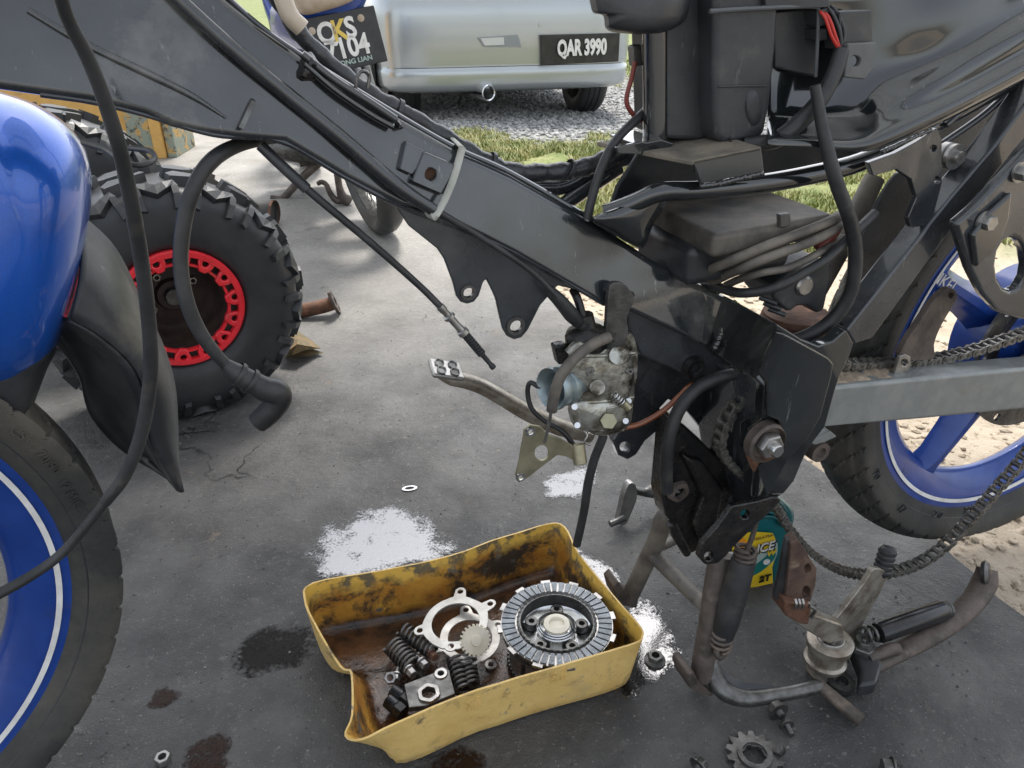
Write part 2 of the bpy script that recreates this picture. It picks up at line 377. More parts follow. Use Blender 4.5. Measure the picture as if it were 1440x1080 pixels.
def concrete_material():
    m = bpy.data.materials.new('stained_shaded_concrete'); m.use_nodes = True; N = m.node_tree.nodes; L = m.node_tree.links; b = N['Principled BSDF']
    geo = N.new('ShaderNodeNewGeometry'); pos = geo.outputs['Position']
    def nz(s, d=7, ro=.62, w=0): n = N.new('ShaderNodeTexNoise'); n.inputs['Scale'].default_value = s; n.inputs['Detail'].default_value = d; n.inputs['Roughness'].default_value = ro; n.inputs['Distortion'].default_value = w; L.new(pos, n.inputs['Vector']); return n.outputs['Fac']
    def rng(src, a, bb, c=0, d=1): r = N.new('ShaderNodeMapRange'); r.inputs[1].default_value = a; r.inputs[2].default_value = bb; r.inputs[3].default_value = c; r.inputs[4].default_value = d; L.new(src, r.inputs[0]); return r.outputs[0]
    def mx(f, a, c):
        k = N.new('ShaderNodeMix'); k.data_type = 'RGBA'; L.new(f, k.inputs[0])
        for i, q in ((6, a), (7, c)):
            if isinstance(q, tuple): k.inputs[i].default_value = (*q, 1)
            else: L.new(q, k.inputs[i])
        return k.outputs[2]
    def math2(op, a, c):
        k = N.new('ShaderNodeMath'); k.operation = op
        for i, q in ((0, a), (1, c)):
            if isinstance(q, (int, float)): k.inputs[i].default_value = q
            else: L.new(q, k.inputs[i])
        return k.outputs[0]
    clean = mx(rng(nz(3.5), .35, .7), (.28, .268, .245), (.19, .182, .17)); clean = mx(rng(nz(80, 6, .75), .5, .7), clean, (.38, .36, .33)); clean = mx(rng(nz(5, 8, .7), .60, .72), clean, (.13, .12, .11))
    oil = mx(rng(nz(6, 8), .35, .68), (.032, .032, .033), (.105, .102, .099)); oil = mx(rng(nz(75, 6, .75), .56, .68), oil, (.13, .125, .118)); oil = mx(rng(nz(60, 6, .75), .60, .72), oil, (.022, .022, .022)); oil = mx(rng(nz(9, 9, .75), .62, .72), oil, (.17, .135, .10))
    oil = mx(rng(nz(300, 2), .67, .72), oil, (.27, .26, .24))
    # oil-soaked work area around the dismantled motorcycle: a ragged stain, with the dimmer light inside painted into it too
    v = N.new('ShaderNodeVectorMath'); v.operation = 'SUBTRACT'; L.new(pos, v.inputs[0]); v.inputs[1].default_value = (.05, .55, 0)
    sc = N.new('ShaderNodeVectorMath'); sc.operation = 'MULTIPLY'; L.new(v.outputs[0], sc.inputs[0]); sc.inputs[1].default_value = (.62, .86, 0)
    ln = N.new('ShaderNodeVectorMath'); ln.operation = 'LENGTH'; L.new(sc.outputs[0], ln.inputs[0])
    dist = math2('ADD', ln.outputs['Value'], math2('MULTIPLY', nz(3.2, 6, .6, .4), .55))
    f = rng(dist, 1.08, 1.95)
    c = mx(f, oil, clean)
    spots = rng(nz(6.5, 6, .6, .3), .66, .74); c = mx(spots, c, (.035, .032, .03))
    wv = N.new('ShaderNodeTexNoise'); wv.inputs['Scale'].default_value = 5; wv.inputs['Detail'].default_value = 6; L.new(pos, wv.inputs['Vector'])
    wp = N.new('ShaderNodeVectorMath'); wp.operation = 'MULTIPLY_ADD'; L.new(wv.outputs['Color'], wp.inputs[0]); wp.inputs[1].default_value = (.35, .35, 0); L.new(pos, wp.inputs[2])
    vo = N.new('ShaderNodeTexVoronoi'); vo.feature = 'DISTANCE_TO_EDGE'; vo.inputs['Scale'].default_value = 1.1; L.new(wp.outputs[0], vo.inputs['Vector'])
    crack = math2('MULTIPLY', rng(vo.outputs['Distance'], .0032, .0010), rng(nz(2.1, 3), .56, .62)); c = mx(crack, c, (.02, .018, .016))
    chip = rng(nz(13, 6, .7, .2), .69, .72); c = mx(chip, c, (.30, .25, .19))
    L.new(c, b.inputs['Base Color'])
    ro = math2('ADD', rng(nz(4.5, 7), .36, .62, .30, .75), rng(f, 0, 1, 0, .2)); ro = math2('SUBTRACT', ro, math2('MULTIPLY', spots, .12)); L.new(ro, b.inputs['Roughness'])
    h = math2('ADD', math2('MULTIPLY', nz(420, 3), .5), math2('ADD', math2('MULTIPLY', nz(70, 6), .7), math2('MULTIPLY', nz(12, 8, .7), 1.8))); h = math2('SUBTRACT', h, math2('MULTIPLY', chip, .5)); h = math2('SUBTRACT', h, crack)
    bp = N.new('ShaderNodeBump'); bp.inputs['Strength'].default_value = .75; bp.inputs['Distance'].default_value = .005; L.new(h, bp.inputs['Height']); L.new(bp.outputs[0], b.inputs['Normal'])
    return m
CONC = concrete_material()
edge = []
for a, b in zip(EDGE, EDGE[1:]):
    n = max(2, int((b - a).length / .05))
    for k in range(n):
        p = a.lerp(b, k / n); p.x += noise.noise(V((p.x * 14, p.y * 14, 1))) * .018; edge.append(V((p.x, p.y, 0)))
edge.append(V((EDGE[-1].x, EDGE[-1].y, 0)))
slab = [V((1.1, .25, 0))] + edge + [V((-1.2, 10, 0)), V((-9, 10, 0)), V((-9, -8, 0)), V((9, -8, 0)), V((9, -1.4, 0)), V((2.2, -.7, 0)), V((1.5, -.25, 0))]
fl = plate3('concrete_floor', slab, [], (0, 0, -.12), CONC, None, bevel=.006)
tag(fl, kind='structure')
# sand clods and flakes at the slab edge, gravel, grass
CLOD = mat('sand_clods', (.44, .37, .285), (.30, .245, .18), rough=.95, scale=40, bump=.6, c3=(.2, .15, .1), s3=30)
def scatter_rocks(name, m, n, fx, size, flat=.6):
    g = G(); ico = [(0, 0, 1), (.89, 0, .45), (.28, .85, .45), (-.72, .53, .45), (-.72, -.53, .45), (.28, -.85, .45), (.72, .53, -.45), (-.28, .85, -.45), (-.89, 0, -.45), (-.28, -.85, -.45), (.72, -.53, -.45), (0, 0, -1)]
    fc = [(0, 1, 2), (0, 2, 3), (0, 3, 4), (0, 4, 5), (0, 5, 1), (1, 6, 2), (2, 7, 3), (3, 8, 4), (4, 9, 5), (5, 10, 1), (6, 7, 2), (7, 8, 3), (8, 9, 4), (9, 10, 5), (10, 6, 1)]
    for _ in range(n):
        x, y = fx(); s = random.uniform(*size); a = random.random() * 6.3; ca, sa = math.cos(a), math.sin(a); sx, sy = random.uniform(.6, 1.3), random.uniform(.6, 1.2)
        z = soil_z(x, y) if x > edge_x(y) - .02 else 0; vs = []
        for p in ico[:11]:
            q = (p[0] * sx * s * random.uniform(.75, 1.2), p[1] * sy * s * random.uniform(.75, 1.2), p[2] * s * flat * random.uniform(.7, 1.2)); vs.append((x + q[0] * ca - q[1] * sa, y + q[0] * sa + q[1] * ca, z + q[2] + s * flat * .25))
        g.add(vs, fc)
    return tag(g.build(name, m, None, ang=15, fix=False), kind='stuff')
def sandxy():
    while True:
        y = random.uniform(.5, 3.0); x = edge_x(y) + abs(random.gauss(0, .7)) + .0
        if x < 2.6: return x, y
scatter_rocks('sand_clods', CLOD, 3200, sandxy, (.003, .014), .45)
GRITM = mat('floor_grit', (.20, .19, .17), (.05, .05, .05), rough=.9, scale=90, mix=(.42, .58))
def floorxy():
    while True:
        y = random.uniform(.42, 1.9) ; x = random.uniform(-.75, .8) * (.4 + y * .5)
        if x < edge_x(y) - .03 and noise.noise(V((x * 5, y * 5, 2))) > random.uniform(-.5, .5): return x, y
scatter_rocks('floor_grit', GRITM, 2600, floorxy, (.0005, .0022), .6)
GRAV = mat('gravel_stone', (.46, .46, .45), (.17, .17, .168), rough=.9, scale=45, mix=(.34, .62))
def gravxy():
    while True:
        y = random.uniform(4.3, 8.2); x = random.uniform(-1.9, 4.6)
        if x > edge_x(y) + .05 and random.random() < min(1, (y - 4.25) / .6): return x, y
scatter_rocks('gravel', GRAV, 21000, gravxy, (.010, .026), .7)
GRASS = mat('grass_blade', (.17, .21, .055), (.36, .34, .15), rough=.6, scale=6, mix=(.4, .6))
def grass(name, n, fx, h):
    g = G()
    for _ in range(n):
        x, y = fx(); z = soil_z(x, y) - .005; a = random.random() * 6.3; hh = random.uniform(*h); w = random.uniform(.0025, .005); l = random.uniform(.2, 1.1) * hh
        dx, dy = math.cos(a), math.sin(a); px_, py_ = -dy * w, dx * w
        g.add([(x - px_, y - py_, z), (x + px_, y + py_, z), (x + px_ * .7 + dx * l * .4, y + py_ * .7 + dy * l * .4, z + hh * .65), (x - px_ * .7 + dx * l * .4, y - py_ * .7 + dy * l * .4, z + hh * .65), (x + dx * l, y + dy * l, z + hh)], [(0, 1, 2, 3), (3, 2, 4)])
    return tag(g.build(name, GRASS, None, ang=60, fix=False), kind='stuff')
def grassxy():
    while True:
        if random.random() < .62:
            y = random.uniform(2.5, 4.8); x = edge_x(y) + random.random() ** 1.3 * 2.4 + .02
            if noise.noise(V((x * 2.5, y * 3, 5))) > -.35 + (.5 if y > 4.45 else 0) + (.35 if y < 2.8 else 0): return x, y
        else:
            y = random.uniform(7.2, 10); x = random.uniform(-2, 4); return x, y
grass('grass', 60000, grassxy, (.015, .05))

# ------------------------------------------------------------------ workshop canopy overhead (casts the shade; unseen, its size and translucency shaped for the light)
cv = thing('unseen_canopy_roof', 'unseen pale translucent corrugated canopy, shaped for the light over the concrete workshop floor', 'roof', (-1.2, .5, 3.0))
g = G()
for k in range(34):
    x0 = -5.5 + k * .25
    g.loft([[V((x0 + a, y, 3.02 + b)) for a, b in ((0, 0), (.06, .05), (.13, .05), (.19, 0), (.25, 0))] for y in (-.35, 1.2, 2.75)])
TRM = bpy.data.materials.new('translucent_roofing'); TRM.use_nodes = True; N_ = TRM.node_tree.nodes; L_ = TRM.node_tree.links  # translucency added to soften and lift the light underneath
d1 = N_.new('ShaderNodeBsdfDiffuse'); d1.inputs[0].default_value = (.62, .65, .68, 1); t1 = N_.new('ShaderNodeBsdfTranslucent'); t1.inputs[0].default_value = (.72, .76, .80, 1)
mx1 = N_.new('ShaderNodeMixShader'); mx1.inputs[0].default_value = .34; L_.new(d1.outputs[0], mx1.inputs[1]); L_.new(t1.outputs[0], mx1.inputs[2]); L_.new(mx1.outputs[0], N_['Material Output'].inputs[0])
g.build('roof_sheet', TRM, cv)
for y in (-.2, 1.2, 2.6): G().box((-1.25, y, 2.93), (4.2, 0, 0), (0, .04, 0), (0, 0, .065)).build('roof_beam', ROOFM, cv, bevel=.004)
for x, y in ((-5.2, 2.6), (2.9, 2.6), (-5.2, -.2), (2.9, -.2)): G().box((x, y, 1.43), (.05, 0, 0), (0, .05, 0), (0, 0, 1.43)).build('post', ROOFM, cv, bevel=.004)

# ------------------------------------------------------------------ silver car
CPHI = R(-15); CH_ = V((math.sin(CPHI), math.cos(CPHI), 0)); CR = V((math.cos(CPHI), -math.sin(CPHI), 0)); CG = -.06
tp = gnd(815, 157, CG); CC = tp - CR * .64 - CH_ * .52        # rear centre of the car, on the ground
def C(u, h, z): return V((CC.x, CC.y, CG)) + CR * u + CH_ * h + UP * z
car = thing('parked_car', 'silver saloon car parked on gravel, plate QAR 3990, round exhaust tip under its bumper', 'car', C(0, 2.1, 0))
LCAR, WCAR = 4.2, .88
def plan(inset, n=72, hl=LCAR, ww=WCAR, e=8.0, h0=0.0):
    out = []
    for k in range(n):
        a = 2 * math.pi * k / n; c, s = math.cos(a), math.sin(a)
        u = (ww - inset) * math.copysign(abs(c) ** (2 / e), c); h = hl / 2 + h0 + (hl / 2 - inset) * math.copysign(abs(s) ** (2 / (e * 2)), s)
        out.append((u, h))
    return out
prof = [(.205, .16), (.22, .06), (.24, .02), (.27, .008), (.32, .004), (.352, .004), (.362, .010), (.385, .009), (.46, .002), (.56, .0), (.66, .002), (.75, .010), (.785, .028), (.795, .07), (.82, .085), (.90, .085), (.97, .095), (1.0, .13)]
g = G().loft([[C(u, h, z) for u, h in plan(i)] for z, i in prof], True)
g.f.append([len(g.v) - 72 + k for k in range(72)]); g.mi.append(0); g.f.append(list(range(72))[::-1]); g.mi.append(0)
body = g.build('body', SILVER, car, ang=50)
g = G().loft([[C(u, h, z) for u, h in plan(i, hl=2.3 - k * .5, h0=.62 + k * .25, e=4)] for k, (z, i) in enumerate(((.98, .14), (1.35, .24)))], True)
cab = g.build('windows', GLASSD, car, ang=40)
g = G().loft([[C(u, h, z) for u, h in plan(i, hl=1.8, h0=.87, e=4)] for z, i in ((1.34, .22), (1.41, .26), (1.44, .36))], True); g.f.append(list(range(144, 216))); g.mi.append(0)
g.build('roof', SILVER, car, ang=50)
# rear surface of the bumper at a lateral position u and height z
def rear_h(u, z):
    i = .0
    for (z0, i0), (z1, i1) in zip(prof, prof[1:]):
        if z0 <= z <= z1: i = i0 + (i1 - i0) * (z - z0) / (z1 - z0)
    e = 8.0; c = min(.999, abs(u) / (WCAR - i)); a = math.acos(c ** (e / 2)); return LCAR / 2 - (LCAR / 2 - i) * (math.sin(a) ** (2 / (e * 2)))
def carpx(x, y, u0):                                  # height and lateral position on the rear face from a pixel
    u = u0; z = .5
    for _ in range(12):
        h = rear_h(u, z); p = C(u, h, z); r = ray(x, y); t = (p - CAM).dot(CH_) / r.dot(CH_); q = CAM + r * t - V((CC.x, CC.y, CG)); u = max(-.83, min(.83, q.dot(CR))); z = q.z
    return u, z
def rear_patch(name, px, lift, m, parent, th=.006, bevel=.002, holes=()):
    pts = []
    for x, y in px: u, z = carpx(x, y, .3); pts.append(C(u, rear_h(u, z) - lift, z))
    return plate3(name, pts, [], CH_ * th, m, parent, bevel)
rear_patch('number_plate', [(759, 49), (869, 46), (867, 86), (760, 91)], .035, PLATEB, car, .05, .0015)
u0, z0 = carpx(762, 70, .3); u1, z1 = carpx(866, 66, .3); uc, zc = carpx(816, 67, .3)
pc = C(uc, rear_h(uc, zc) - .0385, zc); pdx = C(u1, rear_h(u1, z1), z1) - C(u0, rear_h(u0, z0), z0)
text('plate_lettering', 'QAR 3990', .125, basis(pc, pdx, UP, -CH_ + V((0, 0, .05))), WHITE, car, off=.006, ext=.001, sx=.62)
rear_patch('reflector_recess', [(671, 53), (728, 49), (733, 66), (680, 66)], .006, mat('recess_grey', (.25, .27, .28), rough=.5), car, .004)
rear_patch('reflector', [(675, 54), (708, 52), (709, 63), (681, 64)], .010, mat('pale_reflector', (.55, .57, .56), rough=.15, coat=1), car, .004)
u, z = carpx(759, 35, .1); G().lathe([(0, .0035), (.011, .003), (.0125, 0)], C(u, rear_h(u, z), z), -CH_, 16).build('parking_sensor', SILVER, car)
g = G(); pts = []
for k in range(25):
    u = -.80 + k * .0667; pts.append(C(u, rear_h(u, .372) - .001, .372))
g.tube(pts, .0022, 6).build('bumper_seam', PLATEB, car)
pts = [C(-.83, .55, .70), C(-.80, .30, .66), C(-.72, rear_h(-.72, .79) + .0, .79), C(-.60, rear_h(-.6, .83), .84), C(-.55, rear_h(-.55, .92), .94)]
G().tube(pts, .003, 6).build('tail_lamp_seam', PLATEB, car)
for sgn in (-1, 1):
    g = G(); rows = []
    for z in (.82, .86, .90, .95):
        rows.append([C(sgn * uu, rear_h(uu, z) - .006, z) for uu in (.5, .58, .66, .72, .76)])
    g.loft(rows).build('tail_lamp', REDLENS, car)
pts = [C(u_, rear_h(abs(u_), .80) - .001, .806) for u_ in [-.80 + k * .0667 for k in range(25)]]
G().tube(pts, .003, 6).build('boot_seam', PLATEB, car)
# under-body, exhaust and wheels
G().box(C(0, 2.1, .25), CR * .62, CH_ * 1.95, UP * .04).build('underbody', mat('underbody_dark', (.02, .02, .02), rough=.9), car)
ue, ze = carpx(686, 130, -.15); e0 = C(ue, rear_h(ue, .3) - .03, ze)
ea = (CH_ - CR * .35).normalized(); ex = G().cyl(e0 + ea * .6, e0 + ea * .14, .038, 20).build('exhaust_pipe', STEELD, car)
G().lathe([(.036, .15), (.040, .0), (.046, -.006), (.051, 0), (.050, .16), (.038, .165)], e0, ea, 28).build('exhaust_tip', CHROME, ex)
G().box(e0 + ea * .65 + UP * .03, CR * .11, CH_ * .28, UP * .06).build('silencer', STEELD, ex, bevel=.03)
G().tube([C(-.6, .5, .24), C(-.2, .46, .22), C(.2, .46, .24), C(.62, .5, .28)], .03, 10).build('rear_axle_beam', STEELD, car)
def car_wheel(u, h):
    side = 1 if u > 0 else -1; o = C(u, h, .29); ax = CR * side
    tyr = [(.19, -.085), (.205, -.09), (.25, -.094), (.275, -.088), (.288, -.07), (.2895, -.055), (.284, -.052), (.284, -.046), (.29, -.043), (.29, -.018), (.285, -.015), (.285, -.009), (.29, -.006), (.29, .02), (.285, .023), (.285, .029), (.29, .032), (.2895, .055), (.288, .07), (.275, .088), (.25, .094), (.205, .09), (.19, .085)]
    t = G().lathe(tyr, o, ax, 64, closed=True).build('wheel', TYRED, car)
    G().lathe([(.19, -.085), (.18, -.06), (.17, .03), (.05, .05), (.0, .05)], o, ax, 40).build('rim', STEEL, t)
    G().lathe([(.0, -.02), (.10, -.02), (.10, .03), (0, .03)], o, ax, 24).build('brake_drum', STEELD, t)
for u, h in ((-.66, .52), (.66, .52), (-.66, 3.2), (.66, 3.2)): car_wheel(u, h)
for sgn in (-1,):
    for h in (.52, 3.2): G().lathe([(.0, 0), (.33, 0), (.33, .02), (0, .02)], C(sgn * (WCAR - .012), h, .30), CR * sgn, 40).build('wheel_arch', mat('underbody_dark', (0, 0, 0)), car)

# ------------------------------------------------------------------ second motorcycle behind
q0 = gnd(538, 325); PHI2 = R(-25); H2 = V((math.sin(PHI2), math.cos(PHI2), 0)); lean = R(9)
S2 = V((math.cos(PHI2), -math.sin(PHI2), 0)); U2 = (UP * math.cos(lean) - S2 * math.sin(lean)); S2l = (S2 * math.cos(lean) + UP * math.sin(lean))
def M2(u, h, z): return V((q0.x, q0.y, 0)) + S2l * u + H2 * h + U2 * z
b2 = thing('parked_motorcycle', 'motorcycle on its stands behind the bare frame, black plate QKS 7104', 'motorcycle', (q0.x, q0.y, 0))
TP = [(.215, -.025), (.225, -.035), (.25, -.046), (.27, -.040), (.283, -.022), (.287, 0), (.283, .022), (.27, .040), (.25, .046), (.225, .035), (.215, .025)]
def wheel2(h):
    o = M2(0, h, .287); t = G().lathe(TP, o, S2l, 56, closed=True).build('wheel', TYRED, b2)
    G().lathe([(.218, -.03), (.205, -.028), (.198, -.01), (.198, .01), (.205, .028), (.218, .03)], o, S2l, 48).build('rim', STEELD, t)
    G().cyl(o - S2l * .05, o + S2l * .05, .06, 24).build('hub', STEELD, t)
    g = G()
    for k in range(30):
        a = 2 * math.pi * k / 30; dr = H2 * math.cos(a) + U2 * math.sin(a); dr2 = H2 * math.cos(a + .35 * (-1) ** k) + U2 * math.sin(a + .35 * (-1) ** k); g.tube([o + dr2 * .05 + S2l * .04 * (-1) ** (k // 2), o + dr * .2], .0016, 5, smooth=0)
    g.build('spokes', STEELD, t)
wheel2(.0); wheel2(1.22)
pl2 = gnd(480, 60, .0); t_ = ray(482, 58); pc2 = CAM + t_ * (M2(0, -.27, .55).y / t_.y)
px_ = (S2l + V((0, -.05, 0))).normalized(); pn = (-H2 * .95 + UP * .18).normalized(); mp = mpp(pc2)
g = G(); pu = pn.cross(px_).normalized()
MP = basis(pc2, px_, pu, pn)
np_ = G().box(pc2, px_ * 56 * mp, pu * 37 * mp, pn * .003).build('number_plate', PLATEB, b2, bevel=.003)
def pt2(name, s, dx, dy, size, m, sx=.9, off=.0022): text(name, s, size, MP @ Matrix.Translation((dx * mp, dy * mp, .004)), m, np_, off=off, ext=.0008, sx=sx)
pt2('plate_lettering', 'Q', -19, 13, 37 * mp, WHITE); pt2('plate_lettering', 'K', -1, 13, 37 * mp, KYEL); pt2('plate_lettering', 'S', 15, 14, 37 * mp, WHITE)
pt2('plate_lettering', '7104', 4, -10, 37 * mp, WHITE, .85); pt2('plate_lettering', 'TONG LIAN', 8, -28, 9 * mp, LSIL, 1.1, .0003)
for dx, dy in ((-38, 20), (33, 24)): G().lathe([(0, .003), (.7 * .006, .003), (.010, .001), (.010, -.001)], MP @ V((dx * mp, dy * mp, .003)), pn, 14).build('plate_screw', CREAM, np_)
G().prism([M2(-.07, -.20, .66), M2(.07, -.20, .66), M2(.07, -.10, .74), M2(-.07, -.10, .74)], -U2 * .05).build('rear_mudguard', PLAST, b2, bevel=.008)
tl = pillow('tail_lamp', [(405, -30), (420, 18), (455, 16), (503, -4), (500, -40), (450, -50)], [(-.05, 1), (0, .98), (.03, .8), (.04, .4)], CREAM, b2, Plane(M2(0, -.27, 0), PHI2 * -1 * 0 + 0.3))
pillow('lamp_surround', [(396, -40), (412, 28), (460, 28), (512, 8), (512, -50), (450, -60)], [(-.10, 1), (-.03, .98), (-.015, .85)], BLUER, b2, Plane(M2(0, -.27, 0), .3))
g = G(); rows = []
for h, wd, z0, z1 in ((-.2, .08, .62, .74), (.05, .12, .58, .80), (.35, .13, .58, .79), (.6, .11, .50, .70), (.8, .06, .5, .62), (.95, .05, .6, .8), (1.0, .04, .75, .9)):
    rows.append([M2(wd * math.cos(a) , h, (z0 + z1) / 2 + (z1 - z0) / 2 * math.sin(a)) for a in [2 * math.pi * k / 16 for k in range(16)]])
g.loft(rows, True).build('body_shell', BLUER, b2, ang=60)
G().box(M2(0, .55, .30), S2l * .11, H2 * .17, U2 * .10).build('engine', STEELD, b2, bevel=.03)
for k in range(4): G().cyl(M2(-.05, .72 + .03 * k, .33), M2(.05, .72 + .03 * k, .33), .055, 18).build('cylinder_fin', STEELD, b2)
G().tube([M2(.0, 1.22, .29), M2(0, 1.12, .6), M2(0, 1.02, .95)], .025, 12).build('front_fork', STEELD, b2)
G().tube([M2(-.32, .98, 1.0), M2(0, 1.02, .98), M2(.32, .98, 1.0)], .014, 10).build('handlebar', STEELD, b2)
for sg in (-1, 1): G().tube([M2(sg * .08, 0, .29), M2(sg * .09, .1, .55)], .022, 12).build('shock_absorber', STEELD, b2)
G().box(M2(-.07, .22, .30), S2l * .015, H2 * .24, U2 * .03).build('swingarm', STEELD, b2, bevel=.006)
# its stands, traced at their own distance (they stand on the floor)
FS = Plane(gnd(383, 279), 0.25)
hose('side_stand', [(452, 226, 0), (425, 250, 0), (402, 275, 0), (393, 280, 0), (380, 277, 0)], [6, 5.5, 5, 5, 3], RUSTD, b2, FS)
FS2 = Plane(gnd(490, 288), 0.25)
hose('centre_stand_leg', [(473, 235, 0), (477, 262, 0), (482, 277, 0), (492, 284, 0)], [5, 5, 7, 9], RUSTD, b2, FS2)
hose('centre_stand_tang', [(488, 281, 0), (474, 282, 0), (465, 273, 0), (459, 260, 0), (452, 256, 0), (446, 259, 0)], [5, 5, 4, 3.5, 3.5, 3], RUSTD, b2, FS2)
hose('footrest', [(422, 232, 0), (440, 228, 0), (432, 240, 0)], 3, RUSTD, b2, FS)
pillow('belly_pan', [(395, 190), (470, 190), (476, 228), (450, 232), (400, 226), (370, 212)], [(-.2, .8), (-.1, 1), (.02, .97), (.05, .7)], STEELD, b2, FS)

# ------------------------------------------------------------------ knobbly all-terrain wheels
def atv_wheel(o, nrm, Rt, half, label, seed, REDM=REDM):
    random.seed(seed); o = V(o); nrm = V(nrm).normalized(); k = Rt / .234; rr = .112 * k
    root = thing('quad_bike_wheel', label, 'wheel', (o.x, o.y, 0), 'knobbly quad bike wheels on the floor')
    prof = [(rr + .002, half * .82), (rr + .012 * k, half * .93), (rr + .035 * k, half * 1.0), (Rt * .80, half * 1.0), (Rt * .90, half * .93), (Rt * .955, half * .78), (Rt * .975, half * .4), (Rt * .98, 0)]
    prof = prof + [(r, -h) for r, h in prof[:-1][::-1]]
    pp = [V((r, h, 0)) for r, h in prof]; pf = [(p.x, p.y) for p in catmull(pp, 4)]
    tyre = G().lathe(pf, o, nrm, 96, closed=False).build('tyre', TYRED, root, ang=60)
    def rad(lat):
        a = abs(lat)
        tab = [(0, .98), (.4, .975), (.78, .955), (.93, .90), (1.0, .80)]
        for (l0, r0), (l1, r1) in zip(tab, tab[1:]):
            if l0 <= a <= l1: return Rt * (r0 + (r1 - r0) * (a - l0) / (l1 - l0))
        return Rt * .75
    u, w, n = frame(nrm)
    def lug(poly, hgt, top=.82):
        """poly in (arc metres, lateral fraction); side wall part may fold round the shoulder"""
        cx = sum(p[0] for p in poly) / len(poly); cy = sum(p[1] for p in poly) / len(poly)
        def pt(a, l, e):
            lc = max(-1, min(1, l)); r = rad(lc); over = abs(l) - 1
            h = lc * half
            if over > 0: r = Rt * .80 - over * .06; h = math.copysign(half * 1.0, l)
            dr = math.cos(a / Rt) * u + math.sin(a / Rt) * w
            nn = V((1, 0)) if abs(lc) < .7 else (V((.8, .6 * (1 if l > 0 else -1))) if abs(lc) < .92 else V((.3, .95 * (1 if l > 0 else -1))))
            return dr * (r + nn.x * e) + n * (h + nn.y * e)
        lo = [pt(a, l, -.004) for a, l in poly]; hi = [pt(cx + (a - cx) * top, cy + (l - cy) * top, hgt) for a, l in poly]
        g = G(); N = len(poly); g.add(lo + hi, [tuple(range(N))[::-1], tuple(range(N, 2 * N))] + [(i, (i + 1) % N, (i + 1) % N + N, i + N) for i in range(N)])
        me = g.mesh('tread_lug'); me.materials.append(TYRED); return me
    P = 2 * math.pi * Rt / 14
    blk = lug([(-.024, -.20), (.010, -.26), (.030, -.08), (.030, .18), (-.006, .26), (-.028, .10)], .019)
    blk2 = lug([(-.018, .42), (.014, .34), (.032, .5), (.026, .68), (-.014, .66)], .019)
    def stroke(path, wd, hgt):
        """zig-zag rib: a centre line in (arc, lateral) with a width, one quad strip"""
        dense = []
        for (a0, l0), (a1, l1) in zip(path, path[1:]):
            nn = max(2, int(abs(l1 - l0) / .08)); dense += [(a0 + (a1 - a0) * q / nn, l0 + (l1 - l0) * q / nn) for q in range(nn)]
        dense.append(path[-1]); rows = []
        def pt(a, l, e):
            lc = max(-1, min(1, l)); r = rad(lc); h = lc * half
            t = max(0, min(1, (abs(lc) - .6) / .4)) * 1.35; dr = math.cos(a / Rt) * u + math.sin(a / Rt) * w
            return dr * (r + math.cos(t) * e) + n * (h + math.copysign(math.sin(t) * e, l))
        for q, (a, l) in enumerate(dense):
            a0, l0 = dense[max(0, q - 1)]; a1, l1 = dense[min(len(dense) - 1, q + 1)]; ta, tl = a1 - a0, (l1 - l0) * half; k_ = math.hypot(ta, tl) or 1; na, nl = -tl / k_ * wd, ta / k_ * wd / half
            rows.append([pt(a - na, l - nl, -.004), pt(a - na * .8, l - nl * .8, hgt), pt(a + na * .8, l + nl * .8, hgt), pt(a + na, l + nl, -.004)])
        g = G().loft(rows, True); N = len(rows) * 4; g.add([], []); g.f += [[0, 1, 2, 3], [N - 4, N - 3, N - 2, N - 1]]; g.mi += [0, 0]
        me = g.mesh('tread_lug'); me.materials.append(TYRED); return me
    chev = stroke([(-.034, .98), (-.032, .72), (0, .84), (.032, .72), (.034, .98)], .0075, .013)
    bar = stroke([(-.045, .22), (-.01, .40), (-.012, .60)], .008, .016)
    flip = Matrix.Rotation(math.pi, 4, u)
    for i in range(14):
        Mr = Matrix.Translation(o) @ Matrix.Rotation(2 * math.pi * i / 14, 4, n)
        for me in (blk, blk2, bar): inst('tread_lug', me, Mr, tyre)
        inst('tread_lug', chev, Mr @ Matrix.Rotation(P / Rt * .5, 4, n), tyre)
        Mr2 = Mr @ Matrix.Rotation(P / Rt * .5, 4, n)
        for me in (blk2, bar): inst('tread_lug', me, Mr2 @ flip, tyre)
        inst('tread_lug', chev, Mr @ flip, tyre)
    # wheel dish and red bead ring
    dish = G().lathe([(rr, half * .86), (rr * .97, half * .80), (rr * .80, half * .70), (rr * .76, half * .1), (rr * .62, -half * .05), (rr * .3, 0), (rr * .26, half * .1), (0, half * .1)], o, nrm, 56).build('wheel_dish', DARKB, root, ang=50)
    G().lathe([(0, .012), (.016, .012), (.018, 0)], o + nrm * half * .12, nrm, 24).build('hub_cap', STEELD, dish)
    for i in range(4):
        a = i * math.pi / 2 + .5; g = G(); hexnut(g, o + (u * math.cos(a) + w * math.sin(a)) * rr * .42 + nrm * half * .0, nrm, .008, .012); g.build('lug_nut', STEEL, dish)
    zf = half * .84; ring = G().lathe([(rr * 1.03, zf), (rr * 1.03, zf + .010), (rr * 1.0, zf + .014), (rr * .92, zf + .014), (rr * .92, zf)], o, nrm, 72, closed=True).build('bead_ring', REDM, root, ang=30)
    G().lathe([(rr * .80, zf - .004), (rr * .80, zf + .006), (rr * .755, zf + .006), (rr * .755, zf - .004)], o, nrm, 72, closed=True).build('inner_ring', REDM, ring, ang=30)
    g = G(); K = 2 * math.pi / 14
